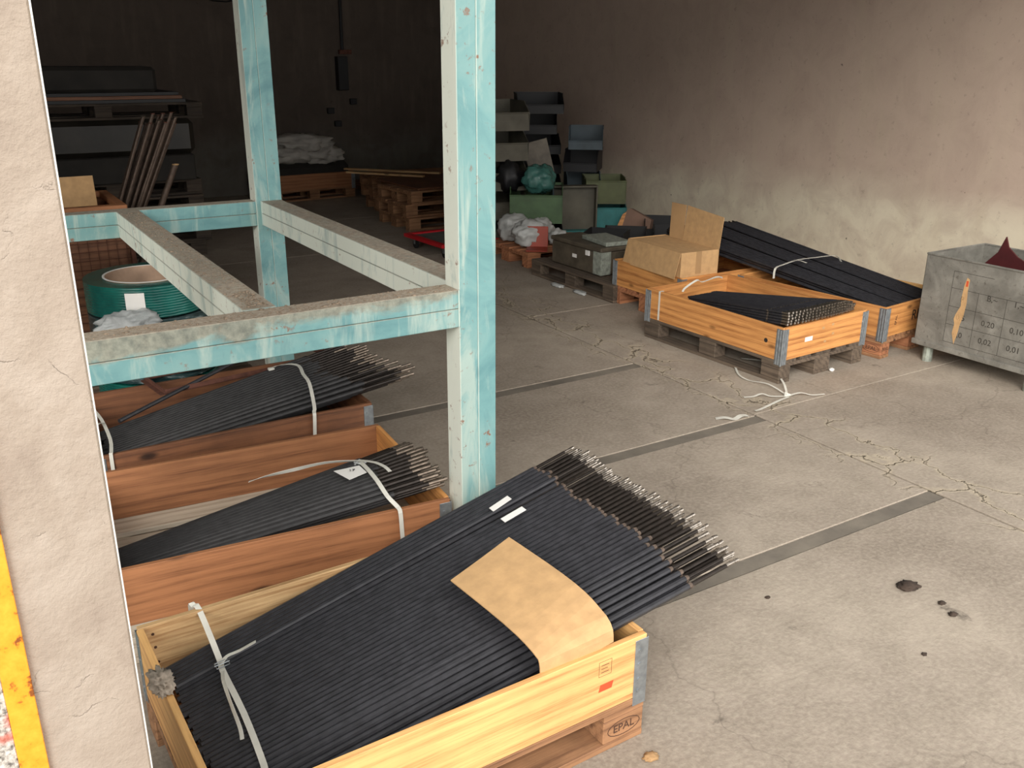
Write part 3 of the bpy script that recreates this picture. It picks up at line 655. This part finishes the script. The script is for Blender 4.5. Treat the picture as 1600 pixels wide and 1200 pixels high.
def hl(y0_, y1_, z): ln.box((-.0008, y0_, z-.0012), (-.0003, y1_, z+.0012))
def vl(y, z0_, z1_): ln.box((-.0008, y-.0012, z0_), (-.0003, y+.0012, z1_))
for z in (.175, .29, .405, .52): hl(.08, .62, z)
for y in (.08, .26, .44, .62): vl(y, .175, .52)
hl(.62, .36, .625); vl(.62, .52, .625)
link('table_lines', ln.mesh('table_lines', 'ink_faded'), bn)
for s, y, z in (('4,0', .53, .235), ('0,02', .35, .235), ('0,01', .17, .235), ('0,5', .53, .345), ('0,20', .35, .345), ('0,10', .17, .345), ('B,~', .35, .50), ('1,~~', .17, .50), ('R,', .53, .46)):
    write(s, .05, bn, (-.0006, y, z), '-x', 'ink_faded')
sv = MB().prism([(-.0004, y-2.66, z) for y, z in ((3.188, .60), (3.20, .55), (3.205, .46), (3.20, .42), (3.225, .36), (3.232, .33), (3.222, .30), (3.228, .24), (3.205, .17), (3.192, .24), (3.186, .30), (3.172, .36), (3.166, .44), (3.172, .52), (3.170, .59))], (-.0008, 0, 0))
link('torn_sticker', sv.mesh('torn_sticker', 'card'), bn)
link('sticker', MB().box((-.0016, .516, .545), (-.0004, .53, .58)).mesh('sticker', 'red_ink'), bn)
o = link('maroon_sheet', MB().prism([(5.5, 3.36, .50), (5.5, 3.24, .66), (5.5, 3.175, .735), (5.5, 3.14, .835), (5.5, 3.115, .775), (5.5, 3.05, .725), (5.5, 2.92, .67), (5.5, 2.78, .56), (5.5, 2.85, .145), (5.5, 3.3, .145)], (.012, 0, 0)).mesh('maroon_sheet', 'maroon')); tag(o, 'dark maroon sheet with pointed corner rising out of the grey bin', 'sheet')
o.location.z = -.0

# ------------------------------------------------------------------ floor litter
t = empty('loose_strap', (3.99, 3.39, 0), 0, 'knotted white strapping lying on the floor before the right hand crates', 'strap')
def fs(pts, w_=.016, n=5):
    P = [(p[0], p[1], p[2] if len(p) > 2 else .006+.004*(k % 2)) for k, p in enumerate(pts)]
    seg('strap_end', P, w_, t, n=n)
fs([(3.99, 3.39), (3.90, 3.43), (3.864, 3.469, .02), (3.81, 3.48), (3.759, 3.507)]); fs([(3.99, 3.39), (4.074, 3.369, .018), (4.13, 3.33), (4.197, 3.295)])
fs([(3.99, 3.38), (3.85, 3.34, .016), (3.712, 3.322), (3.65, 3.31)])
fs([(4.0, 3.40), (4.08, 3.50, .03), (4.156, 3.618, .03), (4.16, 3.68, .018)], .013); fs([(4.0, 3.40), (4.02, 3.567, .02), (4.00, 3.70), (4.013, 3.80), (4.10, 3.92, .01)], .013)
link('knot', MB().tube([(-.02, 0, .01), (0, .02, .02), (.02, 0, .01), (0, -.02, .02), (-.02, 0, .012)], .006, 5).mesh('knot', 'strap'), t)
o = link('strap_scrap', MB().ribbon([(3.388, 3.349, .004), (3.43, 3.32, .012), (3.47, 3.29, .005), (3.53, 3.30, .010), (3.573, 3.293, .004)], .03, .0012, None, 4).mesh('strap_scrap', 'strap')); tag(o, 'short twisted white strap scrap on the floor joint', 'strap')
o = link('loose_strap', MB().ribbon([(4.27, 4.03, .012), (4.24, 3.99, .025), (4.27, 3.93, .03), (4.33, 3.90, .02)], .02, .0012, None, 4).mesh('loose_strap', 'strap')); tag(o, 'white strap loop sticking out under the pallet with the shiny bars', 'strap')
def crumb(x, y, s_, lab, mat='dirt', fl_=.35):
    o = blob('dirt_clump', (x, y, 0.0), (s_, s_*.8, s_*fl_), x*7, mat, .5, 3, 3); tag(o, lab, 'dirt')
crumb(2.826, 1.735, .042, 'largest dark dirt clump on the bright floor at right', fl_=.2)
crumb(2.835, 1.60, .014, 'small dark dirt speck just right of the largest clump'); crumb(2.802, 1.535, .016, 'dark dirt speck farthest right of the row beside the largest clump')
crumb(2.512, 1.444, .010, 'tiny dark speck on the floor below the largest dirt clump')
crumb(2.32, 1.955, .010, 'tiny dark speck on the floor by the nearest rod tips'); crumb(4.59, 3.575, .018, 'small pale paper crumb on the floor by the reddish pallet block', 'paper', .6)
crumb(1.43, 1.55, .022, 'brown leaf-like scrap on the floor in front of the nearest pallet', 'card_dark', .3)

# ------------------------------------------------------------------ behind the frame on the left: coils, mesh crate, standing tubes
pallet(.18, 4.53, 0, 'pallet_grey', 'grey pallet under the stack of strapping coils', L=1.2, W=.8)
def coil(z, lab, mat, top='green'):
    t = empty('strapping_coil', (.825, 4.87, z), 0, lab, 'strapping coil', None); Ro, Ri, h = .30, .206, .164; n = 56
    def ring(r0, r1, z0, z1):
        b = bmesh.new(); V = []
        for k in range(n):
            a = 2*math.pi*k/n; c, s_ = math.cos(a), math.sin(a); V.append([b.verts.new((r*c, r*s_, zz)) for r, zz in ((r0, z0), (r1, z0), (r1, z1), (r0, z1))])
        for k in range(n):
            p, q = V[k], V[(k+1) % n]
            for e in range(4): b.faces.new((p[e], p[(e+1) % 4], q[(e+1) % 4], q[e]))
        return b
    def fin(b, nm, mt):
        bmesh.ops.recalc_face_normals(b, faces=b.faces[:]); me = bpy.data.meshes.new(nm); b.to_mesh(me); b.free(); me.materials.append(M[mt])
        for p in me.polygons: p.use_smooth = True
        me.set_sharp_from_angle(angle=R(40)); link(nm, me, t)
    fin(ring(Ri, Ro, .004, h-.004), 'winding', mat); fin(ring(Ri-.010, Ri-.0005, 0, h), 'core', 'core'); fin(ring(Ri-.006, Ri+.004, h, h+.002), 'core_rim', 'paper'); return t
ca = coil(.144, 'lowest strapping coil of the stack behind the teal frame', 'green'); coil(.144+.166, 'third strapping coil from the top of the stack behind the teal frame', 'film_dark')
coil(.144+.332, 'second strapping coil, film-wrapped, just under the green top coil', 'film_dark'); top = coil(.144+.498, 'green strapping coil on top of the stack, with brown core', 'green')
link('paper_label', MB().ribbon([(-.304*math.sin(a), -.304*math.cos(a), .10) for a in (R(14), R(20), R(26), R(31))], .085, .001, (0, 0, 1)).mesh('paper_label', 'paper'), top, (0, 0, -.008))
o = blob('plastic_film', (.66, 4.56, .565), (.15, .045, .075), 3, 'film', .35, 2.2, 4, flat=False, ridge=.18); tag(o, 'crumpled clear plastic film hanging on the strapping coils', 'plastic film')
# wire mesh crate
mc = empty('mesh_crate', (.30, 5.85, 0), 0, 'brown wire mesh crate lined with board behind the coils', 'crate')
for nm, lo, hi in (('panel', (-.59, -.29, .12), (.57, -.28, 1.03)), ('panel', (.56, -.28, .12), (.57, .32, 1.03)), ('panel', (-.59, .31, .12), (.57, .32, 1.03)), ('panel', (-.59, -.29, .10), (.57, .32, .12))):
    link(nm, MB().box(lo, hi).mesh(nm, 'ply'), mc)
link('rim', MB().box((-.62, -.34, 1.03), (.58, -.28, 1.065), .003).box((.53, -.28, 1.03), (.58, .34, 1.065), .003).box((-.62, .28, 1.03), (.53, .34, 1.065), .003).mesh('rim', 'pine_brown'), mc)
wm = MB()
for k in range(24):
    x = -.60+k*.05; wm.box((x, -.302, .1), (x+.003, -.299, 1.03))
for k in range(19):
    z = .11+k*.05; wm.box((-.6, -.305, z), (.585, -.302, z+.003)); wm.box((.585, -.3, z), (.588, .33, z+.003))
for k in range(13):
    y = -.3+k*.05; wm.box((.582, y, .1), (.585, y+.003, 1.03))
link('wire_mesh', wm.mesh('wire_mesh', 'rust'), mc)
for sx in (-.6, .57):
    for sy in (-.31, .31): link('leg', MB().box((sx, sy-.012, 0), (sx+.025, sy+.013, 1.03), .002).mesh('leg', 'rust'), mc)
o = link('cardboard_piece', MB().box((-.24, -.003, 0), (.16, .003, .185)).mesh('cardboard_piece', 'card'), None, (.60, 5.75, 1.02), (R(-8), 0, R(3))); tag(o, 'upright piece of tan cardboard in the mesh crate', 'cardboard')
link('inner_board', MB().box((-.57, -.26, .9), (.54, .28, .915)).mesh('inner_board', 'ply'), mc)
for k in range(20):
    i, j = k % 7, k//7
    a = (.62+i*.016, 6.45+j*.03, .012); b_ = (1.20+i*.034+rnd.uniform(-.01, .01), 6.45+j*.035, 1.46+rnd.uniform(-.05, .04))
    L_ = (Vector(b_)-Vector(a)).length
    o = link('steel_tube', MB().cyl(a, b_, .0105, n=8).mesh('steel_tube', 'pipe_steel', True)); tag(o, 'rusty thin tube leaning upright in the bundle behind the mesh crate', 'tube', 'thin tubes leaning upright behind the mesh crate')
    link('end_ring', MB().tube([Vector(b_)+Vector((.011*math.cos(q*math.pi/4), .011*math.sin(q*math.pi/4), .001)) for q in range(9)], .0035, 5).mesh('end_ring', 'rust' if k % 3 else 'tip'), o)
o = link('steel_tube', MB().cyl((.80, 6.34, .02), (1.34, 6.34, 1.18), .020, n=12).mesh('steel_tube', 'pipe_steel', True)); tag(o, 'thicker short tube with pale end, leaning right of the thin tube bundle', 'tube')
link('end_ring', MB().tube([Vector((1.34+.019*math.cos(q*math.pi/6), 6.34+.019*math.sin(q*math.pi/6), 1.18)) for q in range(13)], .004, 5).mesh('end_ring', 'card'), o)
for k in range(5):
    o = link('flat_bar', MB().cyl((.66-.03*k, 6.5, .01), (.40-.03*k, 6.72, 1.50-.03*k), .011, n=6).mesh('flat_bar', 'rod2')); tag(o, 'dark bar leaning left of the cardboard piece behind the mesh crate', 'bar', 'dark bars leaning behind the mesh crate')

# tall dark stack at the back left
def rough_stack():
    z = 0
    for k in range(5):
        pallet(.55+rnd.uniform(-.05, .05), 9.2+rnd.uniform(-.04, .04), R(rnd.uniform(-2, 2)), 'pallet_dark', ['lowest', 'second lowest', 'third', 'fourth', 'topmost'][k]+' bare dark pallet in the lower half of the tall back left stack', z=z, L=1.6, W=.8); z += .144
    o = link('goods_block', MB().box((0, 0, 0), (1.55, .8, .24), .01).mesh('goods_block', 'dark_goods'), None, (.58, 9.2, z)); tag(o, 'dark boxed goods resting on the bare pallets of the tall back left stack', 'goods'); z += .24
    o = link('wrapped_load', MB().box((0, 0, 0), (1.6, .78, .33), .05).mesh('wrapped_load', 'dark_film'), None, (.56, 9.22, z)); tag(o, 'film-wrapped load with glints in the middle of the tall back left stack', 'load'); z += .33
    pallet(.50, 9.2, 0, 'pallet_dark', 'pallet near the top of the tall back left stack', z=z, L=1.75, W=.8); z += .144
    for k in range(3):
        o = link('board_sheet', MB().box((0, 0, 0), (1.6-.05*k, .8, .03), .002).mesh('board_sheet', 'pine_dark' if k % 2 else 'b_black'), None, (.5+.03*k, 9.18, z), (0, 0, R(k*1.5))); tag(o, ['lower', 'middle', 'upper'][k]+' flat sheet on the top pallet of the tall back left stack', 'sheet'); z += .03
    o = link('goods_block', MB().box((0, 0, 0), (1.35, .7, .22), .03).mesh('goods_block', 'dark_goods'), None, (.52, 9.22, z)); tag(o, 'dark flat bale topping the tall back left stack', 'goods')
rough_stack()

# crate with cloth heap at the back
pallet(3.72, 12.0, R(4), 'pallet_brown', 'pallet under the crate of white cloths at the back wall', W=.8)
collar(3.72, 12.0, R(4), ['pine_brown']*4, 'brown collar of the crate with white cloths at the back wall')
o = link('dark_sacks', MB().box((.04, .04, .02), (1.14, .74, .34), .06).mesh('dark_sacks', 'dark_goods'), None, (3.74, 12.0, .146), (0, 0, R(4))); tag(o, 'dark sacks filling the crate under the white cloths', 'sacks')
for k, (x, y, z, sx, lab) in enumerate(((4.05, 12.25, .48, .34, 'white cloth heap left on the back wall crate'), (4.5, 12.3, .46, .34, 'white cloth heap right on the back wall crate'), (4.28, 12.3, .62, .38, 'uppermost white cloth of the heap on the back wall crate'))):
    o = blob('cloth_heap', (x, y, z), (sx, .26, .13), 11+k, 'cloth', .3, 2.0, 4, ridge=.15); tag(o, lab, 'cloth')
# dark barrel / pipe end beside it
o = link('black_pipe', MB().cyl((5.02, 11.7, .30), (5.30, 12.4, .30), .12, n=18).mesh('black_pipe', 'b_black', True)); o.location = (0, 0, -.18); tag(o, 'short black pipe lying on the floor right of the cloth crate', 'pipe')
# pallet stacks with planks
for k in range(3):
    pallet(4.40+rnd.uniform(-.05, .05)+(0 if k else -.04), 9.30+rnd.uniform(-.05, .05), R(2+rnd.uniform(-2, 2)), 'pallet_brown', ['bottom', 'middle', 'top'][k]+' pallet of the front stack near the red dolly', z=k*.144, L=1.2, W=.8)
for k in range(3):
    pallet(4.62+rnd.uniform(-.05, .05), 10.45+rnd.uniform(-.04, .04), R(-4+rnd.uniform(-2, 2)), 'pallet_brown', ['bottom', 'middle', 'top'][k]+' pallet of the rear stack by the back wall', z=k*.144, L=1.2, W=.8)
o = link('wide_board', MB().box((0, 0, 0), (1.45, 1.05, .02), .002).mesh('wide_board', 'pine_dark'), None, (4.55, 9.35, .434), (0, 0, R(3))); tag(o, 'wide brown board lying on the front pallet stack', 'board')
for k, (a, b_, lab) in enumerate((((4.45, 11.25, .475), (5.30, 10.25, .475), 'long pale batten on the pallet stacks, the farther one'), ((4.36, 10.95, .47), (5.0, 10.1, .47), 'long pale batten on the pallet stacks, the nearer one'))):
    d = Vector(b_)-Vector(a); o = link('batten', MB().box((0, -.03, 0), (d.length, .03, .022), .002).mesh('batten', 'pine_old'), None, a, (0, 0, math.atan2(d.y, d.x))); tag(o, lab, 'batten')
o = link('long_beam', MB().box((0, 0, 0), (2.0, .12, .12), .004).mesh('long_beam', 'pine_dark'), None, (4.85, 12.75, 0)); tag(o, 'dark timber lying along the foot of the back wall', 'timber')
# red dolly
dl = empty('dolly', (4.02, 7.75, 0), R(3), 'red four-wheeled dolly on the floor behind the blue post', 'dolly')
link('deck', MB().box((0, 0, .125), (.6, .7, .135), .002).mesh('deck', 'grey_deck'), dl)
link('rim', MB().box((-.03, -.03, .115), (.63, .03, .15), .003).box((-.03, .67, .115), (.63, .73, .15), .003).box((-.03, .03, .115), (.03, .67, .15), .003).box((.57, .03, .115), (.63, .67, .15), .003).mesh('rim', 'red'), dl)
for (x, y) in ((.06, .06), (.54, .06), (.06, .64), (.54, .64)):
    wl = link('caster', MB().cyl((-.012, 0, .045), (.012, 0, .045), .045, n=16).mesh('caster', 'rubber', True), dl, (x, y, 0)); link('fork', MB().box((-.018, -.012, .045), (-.014, .02, .115)).box((.014, -.012, .045), (.018, .02, .115)).box((-.018, -.02, .11), (.018, .03, .116)).mesh('fork', 'galv'), wl)

# ------------------------------------------------------------------ heap of storage bins at the right wall
def bin_mesh(L_, W_, H_, mat, front=.45):
    k = ('bin', L_, W_, H_, mat, front)
    if k in CACHE: return CACHE[k]
    b = MB(); th = .006; hx = W_/2
    side = [(0, -L_/2, 0), (0, L_/2, 0), (0, L_/2, H_), (0, -L_/2+.25*L_, H_), (0, -L_/2-.02, H_*front), (0, -L_/2, 0)][:5]
    for x in (-hx, hx-th): b.prism([(x, p[1], p[2]) for p in side], (th, 0, 0))
    b.box((-hx, -L_/2, 0), (hx, L_/2, th)); b.box((-hx, L_/2-th, 0), (hx, L_/2, H_))
    b.box((-hx, -L_/2-.006, 0), (hx, -L_/2, H_*front)); b.cyl((-hx, -L_/2-.01, H_*front), (hx, -L_/2-.01, H_*front), .008, n=6)
    for x in (-hx-.004, hx-.002): b.box((x, -L_/2+.25*L_, H_-.02), (x+.006, L_/2, H_+.002))
    b.box((-hx*.5, -L_/2-.009, H_*.12), (hx*.5, -L_/2-.006, H_*.32))
    CACHE[k] = b.mesh('storage_bin', mat); return CACHE[k]
def sbin(x, y, z, rz, dims, mat, label, rot=None, front=.45, group=None):
    o = link('storage_bin', bin_mesh(*dims, mat, front), None, (x, y, z), (0, 0, rz) if rot is None else rot); return tag(o, label, 'storage bin', group)
pallet(4.52, 7.02, 0, 'block_red', 'reddish pallet under the plastic bags left of the bin heap')
ordn = ['bottom', 'second', 'third', 'fourth', 'top']
for k in range(5): sbin(4.78+rnd.uniform(-.01, .01), 8.25, k*.29, R(-12+rnd.uniform(-2, 2)), (.6, .72, .275), 'b_grey', ordn[k]+' olive grey bin of the left column, counted from the floor', front=.62)
for k in range(7): sbin(5.74+rnd.uniform(-.03, .03), 8.78+rnd.uniform(-.02, .02), k*.212, R(-28+rnd.uniform(-9, 9)), (.55, .50, .205), 'b_black', ['bottom', 'second', 'third', 'fourth', 'fifth', 'sixth', 'topmost'][k]+' black bin of the tallest column, counted from the floor')
for k in range(5): sbin(5.98+rnd.uniform(-.03, .03), 8.20+rnd.uniform(-.02, .02), k*.232, R(-38+rnd.uniform(-10, 10)), (.42, .36, .225), 'b_blue' if k % 2 == 0 else 'b_black', ordn[k]+' bin of the column nearest the right wall, counted from the floor', front=.4)
sbin(5.10, 7.80, 0, R(-20), (.5, .5, .29), 'b_black', 'black bin on the floor carrying the green bin')
sbin(5.12, 7.80, .292, R(-34), (.5, .52, .34), 'b_green', 'large green bin left of the upright grey tray', front=.8)
# upright drawer
dr = empty('metal_tray', (5.50, 7.66, .16), R(-24), 'grey open metal tray with pale blue edge standing on its side in the heap', 'tray')
link('back', MB().box((-.22, .10, 0), (.22, .106, .44)).mesh('back', 'b_grey'), dr)
link('edge', MB().box((-.235, 0, 0), (-.22, .106, .44), .002).mesh('edge', 'b_blue'), dr)
link('edge', MB().box((.22, 0, 0), (.235, .106, .44), .002).mesh('edge', 'b_grey'), dr); link('edge', MB().box((-.235, 0, .44), (.235, .106, .455), .002).mesh('edge', 'b_grey'), dr); link('edge', MB().box((-.235, 0, -.015), (.235, .106, 0), .002).mesh('edge', 'b_teal'), dr)
sbin(5.46, 7.52, 0, R(-24), (.5, .5, .142), 'b_teal', 'teal bin lying under the upright grey tray', front=.9)
sbin(6.0, 7.85, 0, R(-30), (.42, .45, .40), 'b_teal', 'tall teal bin under the olive green bin', front=.9); sbin(6.0, 7.85, .405, R(-30), (.42, .42, .26), 'b_olive', 'olive green bin on top of the tall teal bin by the wall', front=.9)
o = blob('plastic_bag', (5.08, 7.70, .60), (.17, .14, .14), 21, 'film_teal', .25, 1.8, 4, flat=False, ridge=.05); tag(o, 'crumpled teal plastic bag on the green bin', 'bag')
o = blob('plastic_bag', (4.86, 7.92, .60), (.13, .14, .15), 23, 'b_black', .4, 2.6, 3, flat=False); tag(o, 'dark bag left of the crumpled teal one', 'bag')
o = link('grey_panel', MB().box((-.13, -.01, 0), (.13, .01, .42), .002).mesh('grey_panel', 'tool'), None, (5.42, 8.12, .62), (R(-6), R(-14), R(-25))); tag(o, 'leaning grey-brown panel above the teal plastic bag', 'panel')
o = link('wooden_panel', MB().prism([(-.20, 0, 0), (.20, 0, 0), (.24, 0, .24), (.02, 0, .36), (-.06, 0, .30)], (.05, .10, 0)).mesh('wooden_panel', 'brownboard'), None, (6.02, 7.42, .02), (R(-10), 0, R(-28))); tag(o, 'tilted brown board leaning in front of the tall teal bin', 'board')
link('pale_edge', MB().prism([(-.20, -.002, 0), (-.06, -.002, .30), (-.02, -.002, .32), (-.12, -.002, 0)], (0, .004, 0)).mesh('pale_edge', 'pine_orange'), o)
for k, (x, y, mt, lab) in enumerate(((5.60, 6.95, 'b_black', 'open black bin on the floor behind the cardboard box, the left one'), (6.05, 6.75, 'b_black', 'open black bin on the floor behind the cardboard box, the right one'), (6.35, 7.25, 'b_black', 'open black bin at the foot of the wall behind the other two'))): sbin(x, y, 0, R(-40), (.5, .40, .27), mt, lab, front=.75)
# tool box on a pallet
pallet(4.42, 6.80, math.pi*1.5, 'pallet_grey', 'grey pallet under the dark steel tool case')
tb = empty('tool_case', (4.50, 6.60, .146), math.pi*1.5+R(1), 'dark scuffed steel case with stickers lying on the grey pallet', 'tool case')
link('body', MB().box((0, 0, 0), (.70, .30, .20), .012).mesh('body', 'tool'), tb)
link('lid', MB().box((-.01, -.008, .20), (.71, .31, .235), .006).mesh('lid', 'tool'), tb)
link('torn_corner', MB().box((.60, -.004, .01), (.705, .0, .20), .001).box((.703, -.004, .01), (.708, .10, .20), .001).mesh('torn_corner', 'tool_light'), tb)
link('sticker', MB().box((.31, -.0035, .10), (.37, -.001, .13)).mesh('sticker', 'paper'), tb); link('sticker', MB().box((.50, -.0105, .15), (.55, -.001, .19)).mesh('sticker', 'paper'), tb)
o = link('steel_tray', MB().box((0, 0, 0), (.40, .24, .035), .004).mesh('steel_tray', 'tool_light'), None, (4.62, 6.32, .384), (0, 0, math.pi*1.5-R(6))); tag(o, 'flat grey tray on top of the dark steel case', 'tray')
sbin(5.05, 6.55, .146, R(-50), (.42, .36, .22), 'b_black', 'black bin behind the dark steel case')
# plastic bags and red part
for k, (x, y, s_, lab) in enumerate(((4.72, 7.30, .17, 'pale plastic bag nearest the blue post on the reddish pallet'), (4.93, 7.45, .15, 'pale plastic bag behind the red plastic part'), (4.75, 7.62, .17, 'pale plastic bag farthest back on the reddish pallet'), (4.98, 7.2, .10, 'small pale bag with loose strings right of the red part'))):
    o = blob('plastic_bag', (x, y, .15), (s_, s_*.8, s_*.8), 31+k, 'bag', .28, 2.2, 4, ridge=.10); tag(o, lab, 'bag')
rd = empty('red_part', (4.66, 7.08, .15), R(-35), 'orange-red plastic bracket leaning before the pale bags', 'plastic part')
link('plate', MB().box((-.10, -.006, 0), (.10, .006, .20), .003).mesh('plate', 'orange_red'), rd, (0, .10, 0), (R(-8), 0, 0)); link('plate', MB().box((-.10, -.10, 0), (.10, .10, .012), .003).mesh('plate', 'orange_red'), rd)
for (x, y, lab) in ((4.36, 6.30, 'white paper scrap under the grey pallet'), (4.38, 6.0, 'long white film scrap at the pallet edge below the dark case')):
    o = blob('paper_scrap', (x, y, .0), (.035, .08, .015), x*9+y, 'bag', .4, 3, 3); tag(o, lab, 'scrap')

# ------------------------------------------------------------------ fittings on the back wall
o = link('conduit', MB().cyl((5.17, BY-.03, 1.9), (5.19, BY-.03, H), .022, n=10).mesh('conduit', 'b_black')); tag(o, 'dark vertical pipe coming down the back wall', 'pipe')
link('clamp', MB().box((5.12, BY-.06, 1.86), (5.30, BY, 1.92), .004).mesh('clamp', 'rust'), o)
o = link('fuse_box', MB().box((5.06, BY-.12, 1.38), (5.21, BY, 1.83), .006).mesh('fuse_box', 'b_black')); tag(o, 'dark narrow switch box on the back wall below the pipe', 'switch box')
for k, (x, z) in enumerate(((4.95, 1.10), (5.05, .92), (5.30, 1.22))):
    o = link('socket', MB().box((x-.05, BY-.05, z-.04), (x+.05, BY, z+.04), .006).mesh('socket', 'b_black')); tag(o, ['lower left small dark socket below the switch box', 'lowest small dark socket on the back wall', 'small dark socket right of the switch box'][k], 'socket')
for k in range(2):
    pts = [(1.9+i*.17, BY-.04, 2.72-.33*math.sin((i+k)*.5)**2*.35-.012*i*(1-k)) for i in range(13)]
    o = link('cable', MB().tube(pts, .008, 5).mesh('cable', 'cable')); tag(o, ['lower', 'upper'][k]+' black cable sagging along the top of the back wall', 'cable')
bpy.context.view_layer.update()
